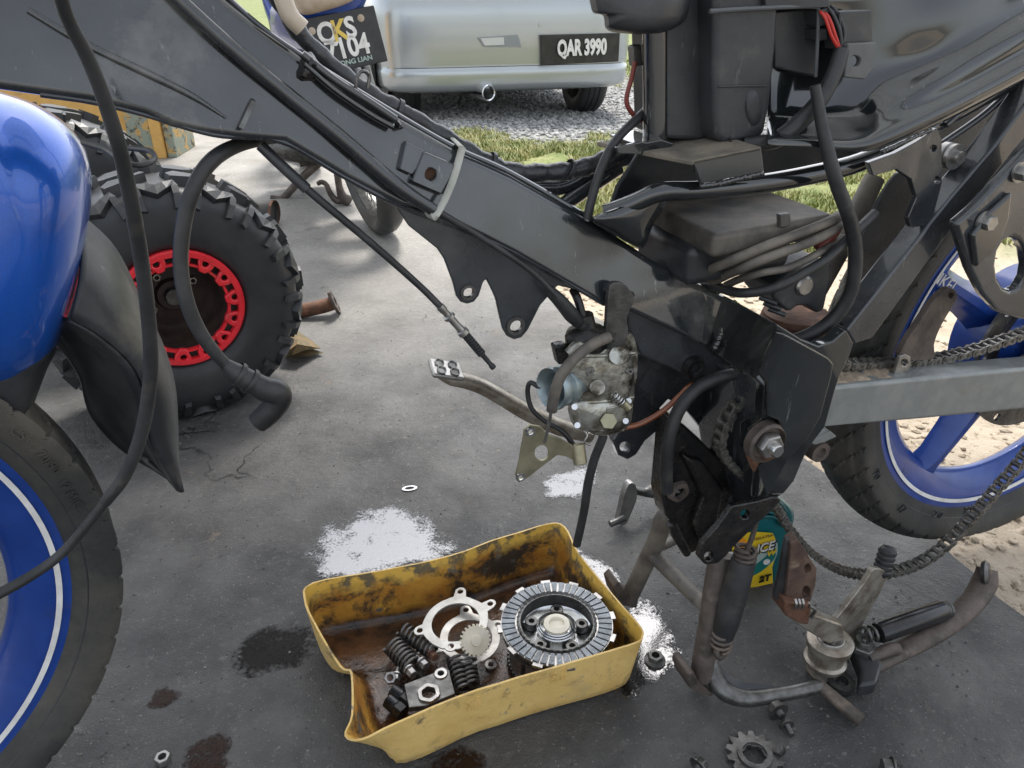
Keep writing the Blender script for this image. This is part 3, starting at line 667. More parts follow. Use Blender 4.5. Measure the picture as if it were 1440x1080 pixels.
    for s in (1,):
        tri = [(rr * .97, -.46), (rr * .97, .20), (rr * .88, .22), (rr * .72, .05), (rr * .72, -.30), (rr * .84, -.46)]
        hol = [(rr * .875 + .0065 * k * math.cos(t), -.10 + .0065 * k * math.sin(t) / (rr * .875) / K) for t in [2 * math.pi * q / 10 for q in range(10)]]
        f3 = lambda q: (u * math.cos(q[1] * K) + w * math.sin(q[1] * K)) * q[0] + n * (zf + .013)
        ob = plate3('ring_lug', [f3(q) for q in tri], [[f3(q) for q in hol]], nrm * -.012, REDM, ring, .0015, recenter=False)
        me = ob.data; bpy.data.objects.remove(ob)
    for i in range(14):
        c = inst('ring_lug', me, Matrix.Translation(o) @ Matrix.Rotation(K * i + .1, 4, n), ring)
        b = c.modifiers.new('bevel', 'BEVEL'); b.width = .002; b.segments = 2; b.limit_method = 'ANGLE'
    return root
rA = ray(255, 433); RA = .234; oA = CAM + rA * ((CH - RA) / -rA.z)
atv_wheel(oA - V((math.sin(R(32)), -math.cos(R(32)), 0)) * .088, (math.sin(R(32)), -math.cos(R(32)), 0), RA, .105, 'black knobbly quad bike tyre with red ring rim and dark dished wheel', 1)
oB = V((-1.06, 1.72, .268)); atv_wheel(oB, (math.sin(R(30)), -math.cos(R(30)), 0), .268, .12, 'knobbly quad bike tyre leaning hidden behind the red rimmed tyre, before yellow boards', 2, DARKB)

# ------------------------------------------------------------------ yellow peeling cupboard, pipes and scraps
YB = Plane((gnd(222, 236) + V((0, .25, 0))), R(4))
cb = thing('cupboard', 'yellow cupboard side with peeling painted posts behind the knobbly tyres', 'cupboard', YB(150, 200))
def yb(x0, x1, w0, w1, m, name): 
    a = YB.sz(YB(x0, 190))[0]; b = YB.sz(YB(x1, 190))[0]
    return G().box(YB.at((a + b) / 2, (w0 + w1) / 2, .45), YB.d * (b - a) / 2, YB.n * (w1 - w0) / 2, UP * .45).build(name, m, cb, bevel=.004)
yb(-140, 180, -.4, -.02, YBOARD, 'side_panel'); yb(181, 214, -.05, .015, PEEL, 'peeling_post'); yb(215, 230, -.05, .03, YBOARD, 'post'); yb(231, 244, -.3, .01, PEEL, 'peeling_edge')
G().box(YB.at(YB.sz(YB(60, 190))[0], -.2, .93), YB.d * .75, YB.n * .26, UP * .02).build('top_board', YBOARD, cb, bevel=.004)
pb = Plane(gnd(440, 446), R(12)); pz = gnd(440, 446)
pi = thing('exhaust_header_pipe', 'rusty exhaust header pipe with bolt flange lying beside the knobbly tyre', 'pipe', pz)
hose('pipe', [(395, 440, -.02), (415, 438, -.01), (440, 434, 0), (460, 429, 0), (468, 426, 0)], 10, RUST, pi, pb)
fp = pb(468, 426, 0); fn_ = (pb(474, 424, 0) - pb(460, 429, 0)).normalized(); u, w, n = frame(fn_); mm = mpp(fp)
def ring3(c, u, w, r, n=14, ry=None): return [c + u * r * math.cos(2 * math.pi * k / n) + w * (ry or r) * math.sin(2 * math.pi * k / n) for k in range(n)]
tl_ = (UP * .86 + V((.3, -.4, 0))).normalized(); tl_ = (tl_ - fn_ * tl_.dot(fn_)).normalized(); sd_ = fn_.cross(tl_)
out = [fp + tl_ * a * mm + sd_ * b * mm for a, b in ((20, -6), (24, 0), (20, 6), (8, 13), (-8, 13), (-20, 6), (-24, 0), (-20, -6), (-8, -13), (8, -13))]
plate3('flange', out, [ring3(fp + tl_ * 17 * mm, tl_, sd_, 4 * mm, 10), ring3(fp - tl_ * 17 * mm, tl_, sd_, 4 * mm, 10), ring3(fp, tl_, sd_, 7 * mm, 12)], fn_ * .008, RUSTD, pi)
cn = Plane(gnd(375, 316), R(10)); ca = thing('metal_can', 'dark round can lying on its side behind the knobbly tyre', 'can', gnd(375, 318))
a, b = cn(345, 300, -.03), cn(384, 304, 0); dA = (b - a).normalized(); rc = 17 * mpp(b)
G().lathe([(0, 0), (rc * .96, 0), (rc * .96, .01), (rc, .012), (rc, .10), (rc * .98, .104), (rc * 1.01, .11), (rc * .97, .112), (rc * .9, .10), (0, .10)], V((a.x, a.y, rc)), V((dA.x, dA.y, 0)), 32).build('can_body', DOILY, ca)
G().lathe([(rc * 1.012, .106), (rc * 1.012, .116), (rc * .96, .116), (rc * .96, .106)], V((a.x, a.y, rc)), V((dA.x, dA.y, 0)), 32, closed=True).build('rusty_rim', RUST, ca)
lf = thing('crumpled_leaf', 'crumpled dry brown leaf on floor beside the knobbly tyre', 'leaf', gnd(425, 497))
for (pts, z) in (([(398, 470), (420, 466), (440, 480), (452, 490), (430, 492), (410, 500), (395, 500)], .035), ([(395, 497), (420, 488), (456, 496), (440, 500), (405, 503)], .01)):
    g = G(); c = gnd(420, 495, z); vs = [gnd(x, y, z * (.4 + .6 * random.random())) for x, y in pts]; n = len(vs); g.add(vs + [c + UP * .02], [(i, (i + 1) % n, n) for i in range(n)]).build('blade', LEAF, lf)

# ================================================================== the dismantled motorcycle
random.seed(5)
bike = thing('motorcycle', 'dismantled underbone motorcycle with glossy black frame, blue wheels and no engine', 'motorcycle', BK.at(-.55, 0, 0))
# --- main beam of the frame (near face traced, real width across the bike)
upper = [(240, -90), (282, -40), (320, 0), (360, 33), (430, 83), (556, 161), (642, 210), (717, 244), (822, 304), (920, 367), (1034, 424)]
lower = [(1000, 491), (890, 441), (850, 430), (727, 360), (600, 297), (560, 292), (480, 250), (400, 203), (340, 198), (300, 193), (240, 180), (200, 164), (127, 146), (57, 136), (0, 128), (-120, 110), (-160, -140)]
BW = .034; TILT = .24                             # the pressed beam leans inwards towards its top
LZ = sorted(BK.sz(BK(x, y, BW)) for x, y in ((1000, 491), (850, 430), (727, 360), (600, 297), (480, 250), (340, 198), (127, 146), (-160, 120)))
def zlow(s_):
    for a, b in zip(LZ, LZ[1:]):
        if a[0] <= s_ <= b[0]: return a[2] + (b[2] - a[2]) * (s_ - a[0]) / (b[0] - a[0])
    return LZ[0][2] if s_ < LZ[0][0] else LZ[-1][2]
class Face(Plane):                                # the leaning near face of the beam; w counts from BW
    def __call__(s, x, y, w=0.0):
        ww = BW
        for _ in range(6):
            p = BK(x, y, ww + w - BW); a, _w, z = BK.sz(p); ww = BW - TILT * max(-.004, min(.10, z - zlow(a)))
        return BK(x, y, ww + w - BW)
BF = Face((.678, .903, 0), R(20.5))
g = G(); nr = [BF(x, y, BW) for x, y in upper + lower]; outl = [(BK.sz(p)) for p in nr]
bm = bmesh.new(); vs = [bm.verts.new(p) for p in nr]; fs_ = [bm.verts.new(BK.at(a, -w, z)) for a, w, z in outl]; n = len(vs)
e1 = [bm.edges.new((vs[i], vs[(i + 1) % n])) for i in range(n)]; e2 = [bm.edges.new((fs_[i], fs_[(i + 1) % n])) for i in range(n)]
bmesh.ops.triangle_fill(bm, use_beauty=True, edges=e1); bmesh.ops.triangle_fill(bm, use_beauty=True, edges=e2)
for i in range(n): bm.faces.new((vs[i], vs[(i + 1) % n], fs_[(i + 1) % n], fs_[i]))
bmesh.ops.recalc_face_normals(bm, faces=bm.faces); me = bpy.data.meshes.new('frame'); bm.to_mesh(me); bm.free()
beam = finish('frame', me, BEAM, bike, .007, seg=3)
# rolled lip along the top of the beam and the seam rib
hose('top_flange', [(300, -22, BW - .006), (362, 34, BW - .006), (430, 82, BW - .006), (556, 160, BW - .006), (642, 209, BW - .006), (717, 243, BW - .006), (822, 303, BW - .006), (866, 331, BW - .006)], 4.2, BLACKG, beam, BF, seg=8)
hose('pressed_rib', [(40, 15, BW), (120, 62, BW), (210, 105, BW), (270, 135, BW), (318, 166, BW)], [5, 6, 6, 5, 2], BEAM, beam, BF, seg=10)
hose('lower_seam', [(57, 133, BW - .004), (127, 143, BW - .004), (200, 160, BW - .004), (300, 189, BW - .004), (396, 199, BW - .004), (480, 246, BW - .004), (560, 288, BW - .004), (650, 322, BW - .004), (727, 356, BW - .004), (850, 427, BW - .004)], 4, BLACK, beam, BF, seg=8)
plate('peg', [(335, 180), (354, 140), (361, 143), (342, 184)], BW + .012, .014, STEELD, beam, pl=BF)
plate('welded_bracket', [(571, 199), (598, 212), (591, 232), (580, 246), (562, 238)], BW + .006, .008, BEAM, beam, pl=BF, sm=0)
plate('tab_plate', [(596, 212), (641, 231), (628, 276), (579, 255)], BW + .008, .010, BEAM, beam, pl=BF, holes=[(606, 246, 8)], bevel=.002)
G().lathe([(.0, 0), (.0055, 0), (.006, .001)], BF(606, 246, BW + .001), BK.n, 14).build('tab_hole_rust', RUST, beam)
# chrome-edged cable guide along the top left
gp = [BF(x, y, BW + .006) for x, y in ((425, 76), (470, 112), (520, 144), (556, 168))]
cg = G().tube(gp, [6 * mpp(p) for p in gp], 10, flat=1.0).build('cable_guide', BLACKG, beam)
g = G(); gp = [BF(x, y, BW + .007) for x, y in ((428, 90), (470, 126), (520, 160), (552, 178))]; g.tube(gp, [9 * mpp(p) for p in gp], 10, flat=.5).build('guide_plate', BLACKG, beam)
for px0, py0, r0 in ((432, 100, 15), (437, 88, 11), (560, 176, 6)):
    g = G(); c = BF(px0, py0, BW); u, w, n = frame(BK.n)
    g.lathe([(0, .010), (r0 * .5 * mpp(c), .009), (r0 * mpp(c), .002), (r0 * 1.1 * mpp(c), -.002)], c, BK.n, 14, fn=lambda a, j, r, h: (r * (1 + .2 * math.sin(3 * a)), h)).build('weld_blob', GREASE, beam)
def weld(name, pts, rpx, m, parent, w):
    q = []
    for (x0, y0), (x1, y1) in zip(pts, pts[1:]):
        L = math.hypot(x1 - x0, y1 - y0); n = max(2, int(L / (rpx * .35)))
        for k in range(n):
            x, y = x0 + (x1 - x0) * k / n + random.uniform(-.2, .2) * rpx, y0 + (y1 - y0) * k / n + random.uniform(-.2, .2) * rpx; q.append((BF if .0335 < w < .0365 else BK)(x, y, w))
    rr = [rpx * mpp(p) * (.85 + .07 * math.sin(i * 1.7) + random.uniform(-.08, .08)) for i, p in enumerate(q)]
    return G().tube(q, rr, 10, smooth=2).build(name, m, parent, ang=80)
weld('weld_bead', [(852, 404), (866, 402), (874, 410), (890, 416)], 6.5, BLACKG, beam, BW + .002)
# engine mounting ears under the beam, near and far side
ears = [(548, 278), (575, 318), (600, 338), (615, 350), (625, 365), (637, 397), (642, 417), (648, 425), (657, 428), (667, 425), (674, 416), (680, 397), (684, 393), (690, 404), (697, 420), (703, 446), (707, 463), (713, 473), (723, 478), (734, 475), (743, 464), (760, 430), (785, 402), (810, 408), (727, 352), (600, 288)]
for w in (.026, -.022):
    plate('engine_mount', ears, w, .005, BLACK, beam, holes=[(658, 411, 7.5), (725, 458, 9)], bevel=.0015)
for x, y, r in ((658, 411, 7.5), (725, 458, 9)):
    c = BK(x, y, .0265); k = mpp(c); G().lathe([(r * k, .002), (r * k * 1.5, .002), (r * k * 1.6, 0), (r * k, 0)], c, BK.n, 24, closed=True).build('mount_boss', STEELD, beam)
# rubber strap round the beam
sp = [BF(645, 206, BW + .004), BK(655, 213, BW + .005), BK(634, 262, BW + .007), BK(610, 303, BW + .006), BK(597, 300, BW + .002)]
sf = [p - BK.n * (BW * 2 + .012) for p in (sp[0], sp[-1])]
g = G(); path = [BF(650, 208, BW + .005), BF(636, 256, BW + .011), BF(617, 296, BW + .014), BF(604, 303, BW + .004)] ; back = [p - BK.n * (BW * 2 + .014) for p in (path[-1], path[0])]
g.tube(path + back + [path[0]], 6 * mpp(path[0]), 10, smooth=3, flat=.45).build('rubber_strap', STRAP, bike)
# --- pivot casting
piv_face = [(1028, 421), (1093, 456), (1127, 477), (1152, 487), (1172, 480), (1190, 464), (1201, 483), (1194, 503), (1181, 530), (1176, 545), (1161, 600), (1138, 630), (1127, 653), (1117, 677), (1104, 693), (1080, 710), (1060, 710), (1057, 697), (1060, 655), (1051, 634), (1052, 603), (1072, 588), (1075, 545), (1061, 531), (1038, 524), (1002, 497)]
PW_ = .104
class Flare(Plane):
    def __call__(s, x, y, w=0.0):
        t = max(0, min(1, (x - 1000) / 95)); t = t * t * (3 - 2 * t); return BK(x, y, .036 + (PW_ - .036) * t + w - PW_)
FL = Flare((.678, .903, 0), R(20.5))
pv = plate('pivot_casting', piv_face, PW_, .014, BLACKG, bike, pl=FL, bevel=.005, seg=3)
plate('pivot_front_wall', [(1030, 528), (1062, 530), (1076, 545), (1074, 590), (1054, 604), (1054, 640), (1064, 710), (1038, 712), (1029, 640), (1040, 590)], PW_ - .006, .012, BLACK, pv, pl=FL, bevel=.004)
plate('pivot_inner_wall', [(1032, 528), (1062, 530), (1074, 545), (1072, 590), (1054, 604), (1054, 640), (1064, 708), (1040, 708), (1031, 640), (1040, 590)], .052, .07, BLACK, pv, bevel=.004)
plate('raised_panel', [(1093, 467), (1105, 470), (1165, 503), (1173, 512), (1170, 530), (1155, 585), (1140, 612), (1108, 648), (1080, 700), (1064, 702), (1066, 655), (1100, 640), (1106, 615), (1096, 592), (1080, 585), (1079, 540), (1067, 525)], PW_ + .004, .006, BLACKG, pv, pl=FL, bevel=.003, seg=3)
weld('joint_weld', [(1036, 424), (1020, 456), (1004, 493)], 6, BLACKG, pv, .042)
c = FL(1075, 620, PW_ + .004); k = mpp(c)
bo = G().lathe([(31 * k, -.004), (31 * k, .006), (27 * k, .008), (24 * k, .003), (0, .003)], c, BK.n, 36).build('pivot_boss', RUSTD, pv)
g = G(); hexnut(g, c + BK.n * .004, BK.n, 19 * k, .010, .45); g.build('pivot_nut', STEEL, pv, bevel=.0006)
G().lathe([(0, .022), (8.5 * k, .022), (10 * k, .020), (10 * k, .0)], c, BK.n, 20).build('pivot_bolt', BRIGHT, pv)
plate('rust_run', [(1052, 642), (1062, 637), (1085, 640), (1100, 628), (1098, 638), (1082, 648), (1068, 650), (1062, 664), (1057, 655)], PW_ + .011, .004, RUST, pv, pl=FL, sm=3, bevel=.0008)
# lower lug plate with two holes
plate('lug_plate', [(1030, 712), (1062, 706), (1092, 698), (1100, 704), (1080, 724), (1062, 740), (1030, 772), (1022, 782), (1010, 793), (992, 795), (982, 784), (988, 765), (1010, 740)], PW_ - .004, .008, GREASE, pv, holes=[(997, 783, 6), (1048, 724, 6)], bevel=.002)
# greasy rear engine carrier behind it, far side carrier, frame underside
cr_ = plate('rear_engine_carrier', [(948, 590), (965, 600), (985, 618), (1006, 640), (1034, 660), (1046, 700), (1034, 730), (1010, 755), (992, 770), (975, 778), (966, 782), (958, 770), (952, 745), (938, 728), (932, 700), (936, 660), (940, 620)], .030, .03, GREASE, bike, holes=[(953, 690, 9)], bevel=.004)
c = BK(953, 690, .031); k = mpp(c); G().lathe([(9 * k, .006), (15 * k, .005), (17 * k, 0), (9 * k, 0)], c, BK.n, 24, closed=True, fn=lambda a, j, r, h: (r * (1 + .04 * math.sin(5 * a)), h)).build('carrier_bush', RUSTD, cr_)
hose('carrier_finger', [(945, 735, .034), (955, 757, .036), (966, 778, .036)], [8, 8, 6], GREASE, cr_)
plate('carrier_ridge', [(960, 640), (990, 650), (1020, 690), (1010, 740), (985, 765), (975, 740), (990, 700), (970, 660)], .040, .012, GREASE, cr_, bevel=.005)
plate('far_carrier', [(880, 450), (1000, 488), (1040, 524), (1062, 545), (1050, 640), (1022, 640), (1000, 610), (988, 605), (975, 588), (960, 572), (940, 562), (928, 575), (948, 590), (925, 606), (908, 620), (895, 640), (883, 647), (870, 641), (862, 620), (875, 598), (890, 560), (888, 500)], -.015, .012, BLACK, bike, holes=[(879, 629, 7)], bevel=.002)
plate('beam_underside', [(872, 405), (1002, 462), (1064, 505), (1070, 536), (1050, 548), (1000, 528), (960, 526), (900, 500), (884, 470)], .020, .04, BLACK, bike, bevel=.004)
c = BK(975, 517, .022); k = mpp(c); G().lathe([(8 * k, .004), (15 * k, .006), (18 * k, 0), (8 * k, -.006), (0, -.006)], c, BK.n, 24).build('bolt_boss', GREASE, bike)
# --- swingarm (box section) with dirt, tab and chain guide
sw = plate('swingarm', [(1140, 547), (1300, 531), (1460, 516), (1600, 503), (1600, 560), (1460, 574), (1300, 590), (1140, 603)], .088, .032, SWING, bike, bevel=.005, seg=3)
g = G(); random.seed(3); rows = []
for i in range(28):
    x = 1180 + i * 5; row = []
    for j in range(7): p = BK(x, 543 - (x - 1177) * .095, .088) - BK.n * (.003 + j * .005); p.z += .0035 * noise.noise(p * 70) + .0025 * noise.noise(p * 190) + .0022 - .004 * i / 27 - (.004 if j == 0 or i in (0, 27) else 0); row.append(p)
    rows.append(row)
g.loft(rows).build('dirt_layer', DIRT, sw, ang=80)
plate('chain_tab', [(1256, 534), (1262, 512), (1266, 501), (1273, 498), (1281, 502), (1281, 514), (1274, 528), (1270, 534)], .075, .004, STEEL, sw, holes=[(1272, 510, 5)], bevel=.0008)
plate('arm_end_bracket', [(1138, 622), (1168, 606), (1177, 614), (1160, 622), (1146, 626)], .075, .03, SWING, sw)
c = BK(1148, 632, .06); k = mpp(c); G().lathe([(0, .004), (6 * k, .004), (8 * k, .008), (15 * k, .008), (16 * k, 0), (16 * k, -.03)], c, BK.n, 24).build('pivot_bush', RUSTD, sw)
# --- wheels
def road_wheel(name, ctr, yaw, Rf, Rt, part_label=None, front=False):
    d = V((math.cos(yaw), math.sin(yaw), 0)); n = V((math.sin(yaw), -math.cos(yaw), 0)); ctr = V(ctr)
    def at(a, r, w): return ctr + d * r * math.cos(a) + UP * r * math.sin(a) + n * w
    hw = .028
    rim = G().lathe([(Rf - .012, -hw), (Rf, -hw - .002), (Rf + .001, -hw + .004), (Rf - .010, -hw + .008), (Rf - .026, -.014), (Rf - .026, .014), (Rf - .010, hw - .008), (Rf + .001, hw - .004), (Rf, hw + .002), (Rf - .012, hw), (Rf - .024, hw - .006), (Rf - .040, hw - .012), (Rf - .046, .010), (Rf - .052, .004), (Rf - .052, -.004), (Rf - .046, -.010), (Rf - .040, -hw + .012), (Rf - .024, -hw + .006)], ctr, n, 128, closed=True).build(name, BLUER, bike, ang=45)
    if part_label: rim['label'] = part_label
    for sg in (1, -1):
        G().lathe([(Rf - .0165, hw - .0015), (Rf - .0125, hw + .0008), (Rf - .0125, hw + .0018), (Rf - .0175, hw + .0002)], ctr, n * sg, 128, closed=True).build('white_pinstripe', WHITE, rim)
    prof = [(Rf - .008, .020), (Rf - .004, .030), (Rf + .006, .036), (Rf + .020, .044), (Rf + .032, .047), (Rf + .038, .0455), (Rt - .014, .038), (Rt - .010, .035), (Rt - .006, .028), (Rt - .003, .020), (Rt - .001, .010), (Rt, 0)]
    prof = prof + [(r, -h) for r, h in prof[:-1][::-1]]
    NT = 52
    def tread(a, j, r, h):
        dep = r - (Rf + .034)
        if dep > 0:
            ph = (a * NT / (2 * math.pi) + abs(h) * 34) % 1.0
            if ph < .16 and abs(h) > .006: r -= .0035
            ph2 = (a * NT * 3 / (2 * math.pi) - abs(h) * 90) % 1.0
            if ph2 < .22 and .008 < abs(h) < .033: r -= .0012
        return r, h
    pf = [(p.x, p.y) for p in catmull([V((r, h, 0)) for r, h in prof], 3)]
    ty = G().lathe(pf, ctr, n, 520, closed=False, fn=tread).build('tyre', TYRE, rim, ang=32)
    G().lathe([(Rf + .0075, .0368), (Rf + .0085, .0378), (Rf + .0095, .0376)], ctr, n, 96).build('bead_line', TYRED, rim)
    return rim, at, d, n
RC = V((.684, .887, .369)) - BK.n * .028
rw, rat, rd, rn = road_wheel('rear_wheel', RC, R(20.5), .259, .316, 'blue cast rear wheel with white pinstripe and worn tyre')
g = G().lathe([(0, .05), (.05, .05), (.075, .045), (.09, .03), (.09, -.03), (.06, -.05), (0, -.05)], RC, rn, 40).build('hub', BLUER, rw, ang=40)
def pxang(x, y): p = Plane(RC, R(20.5))(x, y, .0) - RC; return math.atan2(p.z, p.dot(rd))
a0 = pxang(1300, 652); a1 = pxang(1318, 392)
angs = [a0, a1] + [a1 - (2 * math.pi - abs((a0 - a1) % (2 * math.pi))) / 3 * k if False else a1 - (2 * math.pi - ((a0 - a1) % (2 * math.pi))) / 3 * k for k in (1, 2)]
for a in angs:
    rows = []
    for r, hw_, ht in ((.06, .034, .020), (.10, .026, .020), (.15, .019, .018), (.19, .018, .016), (.208, .026, .014), (.216, .045, .012)):
        rows.append([rat(a, r, 0) + (rat(a + .01, 1, 0) - rat(a, 1, 0)).normalized() * q * hw_ + rn * w * ht for q, w in ((-1, -.6), (-.7, .2), (-.25, 1), (.25, 1), (.7, .2), (1, -.6), (.4, -1), (-.4, -1))])
    G().loft(rows, True).build('spoke', BLUER, rw, ang=50)
text('spoke_lettering', 'ENKEI', .02, basis(Plane(RC, R(20.5))(1324, 394, .026), (rat(a1, -1, 0) - rat(a1, 1, 0)), UP, rn), WHITE, rw, ext=.0004)
RP = Plane(RC, R(20.5))
for x, y, tx in ((1268, 716, '17'), (1318, 724, '2 0'), (1232, 668, '70'), (1360, 718, '90')):
    p = RP(x, y, .046); a = math.atan2(p.z - RC.z, (p - RC).dot(rd)); text('tyre_lettering', tx, .016, basis(p, rat(a + .01, 1, 0) - rat(a, 1, 0), RC - p, rn), TYRED, rw, ext=.0012)
# brake disc with holes, caliper carrier
disc = [rat(2 * math.pi * k / 64, .118, .036) for k in range(64)]; hl = [[rat(2 * math.pi * k / 64, .070, .036) for k in range(64)]]
for k in range(22):
    a = 2 * math.pi * k / 22; c = rat(a, .108 if k % 2 else .086, .036); hl.append([c + rd * .006 * math.cos(t) + UP * .006 * math.sin(t) for t in [2 * math.pi * q / 10 for q in range(10)]])
plate3('brake_disc', disc, hl, rn * -.004, STEELD, rw, bevel=0)
plate('brake_carrier', [(1268, 505), (1275, 480), (1292, 455), (1310, 428), (1322, 415), (1334, 406), (1344, 408), (1346, 420), (1338, 434), (1322, 462), (1314, 485), (1312, 505)], .072, .008, RUSTD, bike, holes=[(1338, 416, 4)], bevel=.002, sm=3)
G().lathe([(.073, .028), (.073, .034), (.068, .036), (.05, .036), (.05, .028)], RC, rn, 72, closed=True, fn=lambda a, j, r, h: ((r + .004 * (1 if (a * 38 / 6.2832) % 1 < .5 else -1)) if j < 3 else r, h + .03)).build('rear_sprocket', STEELD, rw)
G().cyl(RC - rn * .12, RC + rn * .115, .009, 16).build('axle', STEEL, rw)
FYAW = R(41); FN = V((math.sin(FYAW), -math.cos(FYAW), 0)); FC = V((-.622, .399, .309)) - FN * .028
fw, fat, fd, fn2 = road_wheel('front_wheel', FC, FYAW, .259, .303, 'blue cast front wheel with white pinstripe and dusty tyre')
G().lathe([(0, .05), (.05, .05), (.06, .035), (.06, -.035), (.04, -.05), (0, -.05)], FC, fn2, 40).build('hub', BLUER, fw, ang=40)
for k in range(4):
    a = .25 + k * math.pi / 2; rows = []
    for r, hw_, ht in ((.045, .034, .020), (.10, .026, .020), (.15, .019, .018), (.19, .018, .016), (.208, .026, .014), (.216, .045, .012)):
        rows.append([fat(a, r, 0) + (fat(a + .01, 1, 0) - fat(a, 1, 0)).normalized() * q * hw_ + fn2 * w * ht for q, w in ((-1, -.6), (-.7, .2), (-.25, 1), (.25, 1), (.7, .2), (1, -.6), (.4, -1), (-.4, -1))])
    G().loft(rows, True).build('spoke', BLUER, fw, ang=50)
FPW = Plane(FC, FYAW)
for x, y, tx in ((30, 612, 'CST'), (68, 650, '70/90'), (98, 695, '17 M/C')):
    p = FPW(x, y, .046); a = math.atan2(p.z - FC.z, (p - FC).dot(fd)); text('tyre_lettering', tx, .012, basis(p, -(fat(a + .01, 1, 0) - fat(a, 1, 0)), p - FC, fn2), TYRE, fw, ext=.0008)
# --- front mudguard and its flaps
FP = Plane((FC.x, FC.y, 0), FYAW)
fen = pillow('front_mudguard', [(-90, 95), (0, 128), (50, 146), (88, 170), (112, 196), (125, 226), (129, 265), (123, 330), (110, 398), (95, 448), (78, 492), (63, 518), (30, 543), (-10, 560), (-110, 575), (-170, 350)], [(-.075, .88), (-.06, .97), (-.03, 1.0), (.0, .985), (.025, .95), (.045, .88), (.060, .76), (.070, .60), (.076, .4), (.079, .2)], BLUE, bike, FP)
pillow('mudguard_lower_edge', [(-90, 470), (0, 500), (40, 490), (70, 470), (80, 490), (66, 520), (45, 575), (28, 614), (0, 624), (-60, 626), (-110, 560)], [(-.06, .9), (-.03, 1.0), (.0, .98), (.022, .92), (.034, .8), (.040, .5)], PLAST, fen, FP)
def sheet(name, A, B, m, parent, pl, bulge=.02, rows=9, th=.003):
    a = catmull([pl(*p) for p in A], 6); b = catmull([pl(*p) for p in B], 6)
    n = min(len(a), len(b)); rw_ = []
    for i in range(rows):
        t = i / (rows - 1); rw_.append([a[j].lerp(b[j], t) + pl.n * bulge * math.sin(math.pi * t) for j in range(n)])
    o = G().loft(rw_).build(name, m, parent, ang=70)
    s = o.modifiers.new('solid', 'SOLIDIFY'); s.thickness = th; return o
A = [(97, 447, .035), (133, 467, .04), (170, 497, .04), (192, 525, .04), (204, 560, .035), (213, 620, .03), (244, 679, .01)]
Bq = [(108, 300, -.02), (160, 352, -.03), (200, 433, -.035), (226, 486, -.035), (243, 545, -.03), (247, 620, -.02), (247, 681, .0)]
sheet('mudguard_flap', A, Bq, PLAST, fen, FP, .02)
A2 = [(70, 470, -.02), (88, 495, -.03), (110, 530, -.04), (125, 580, -.045), (160, 622, -.04), (205, 655, -.02), (244, 680, .005)]
sheet('mudguard_inner', A2, A, PLAST, fen, FP, -.025)
# --- cables and hoses on the near side
hose('brake_hose', [(78, -30, .22), (95, 25, .21), (125, 85, .20), (150, 150, .19), (172, 225, .18), (193, 330, .165), (207, 430, .15), (212, 520, .14), (200, 605, .13), (176, 668, .12), (148, 706, .115)], [10, 10, 10.5, 10.5, 10.5, 10.5, 10, 10, 9.5, 9, 8], RUBBER, bike)
hose('brake_hose_end', [(176, 668, .12), (148, 706, .115), (90, 775, .115), (40, 812, .12), (-20, 845, .13), (-60, 870, .13)], [6, 6.5, 7, 7.5, 8, 8], RUBBER, bike)
hose('wire_clip', [(118, 200, .12), (150, 210, .14), (175, 228, .165), (200, 232, .17), (217, 224, .16), (210, 212, .13), (180, 208, .10)], [5, 5, 4, 4, 4, 4, 4], RUBBER, bike)
hose('plug_lead', [(400, 190, -.03), (366, 196, -.01), (330, 206, .01), (300, 224, .025), (277, 255, .035), (260, 305, .04), (254, 370, .045), (263, 425, .05), (283, 470, .05), (310, 505, .05), (330, 523, .05)], [9.5, 9.5, 10, 11, 11, 11, 10.5, 10.5, 10, 8.5, 8.5], RUBBER, bike)
pcap = hose('plug_cap', [(316, 512, .05), (332, 524, .05), (352, 536, .05), (372, 547, .05), (388, 551, .05), (392, 560, .048), (380, 578, .046), (362, 594, .044)], [9, 14, 16, 17.5, 18, 18, 17.5, 16], RUBBER, bike, seg=20, smooth=5)
for x, y, r in ((336, 526, 16.5), (352, 536, 18)):
    c = BK(x, y, .05); G().lathe([(r * mpp(c), -.002), (r * 1.06 * mpp(c), 0), (r * mpp(c), .002)], c, BK(372, 547, .05) - BK(330, 522, .05), 20).build('cap_ring', RUBBER, pcap)
hose('clutch_cable_sleeve', [(366, 204, .01), (395, 232, .015), (432, 266, .02)], 8, PLAST, bike, smooth=3)
hose('clutch_cable', [(366, 204, .01), (432, 266, .02), (520, 340, .03), (590, 402, .035), (622, 434, .04)], [6, 6, 5.5, 5, 5], RUBBER, bike)
cc = [BK(x, y, .04) for x, y in ((618, 430), (653, 469), (693, 516))]; dcc = (cc[1] - cc[0]).normalized(); k = mpp(cc[0]); L1 = (cc[1] - cc[0]).length; L2 = (cc[2] - cc[1]).length
adj = G().lathe([(0, 0), (6 * k, 0), (6 * k, L1 * .15), (5 * k, L1 * .2), (5 * k, L1 * .32), (8.5 * k, L1 * .34), (8.5 * k, L1 * .42), (5.5 * k, L1 * .44), (5.5 * k, L1 * .72), (6 * k, L1 * .86), (8.5 * k, L1 * .88), (8.5 * k, L1), (5 * k, L1 * 1.02), (0, L1 * 1.02)], cc[0], dcc, 18).build('cable_adjuster', STEEL, bike)
bp_ = [(0, 0)]
for q in range(9): z = L2 * .6 * q / 9; bp_ += [(6.6 * k, z + .0005), (6.6 * k, z + L2 * .04), (4.8 * k, z + L2 * .045), (4.8 * k, z + L2 * .062)]
bp_ += [(4 * k, L2 * .62), (3.5 * k, L2 * .9), (4.6 * k, L2 * .92), (4.6 * k, L2), (0, L2)]
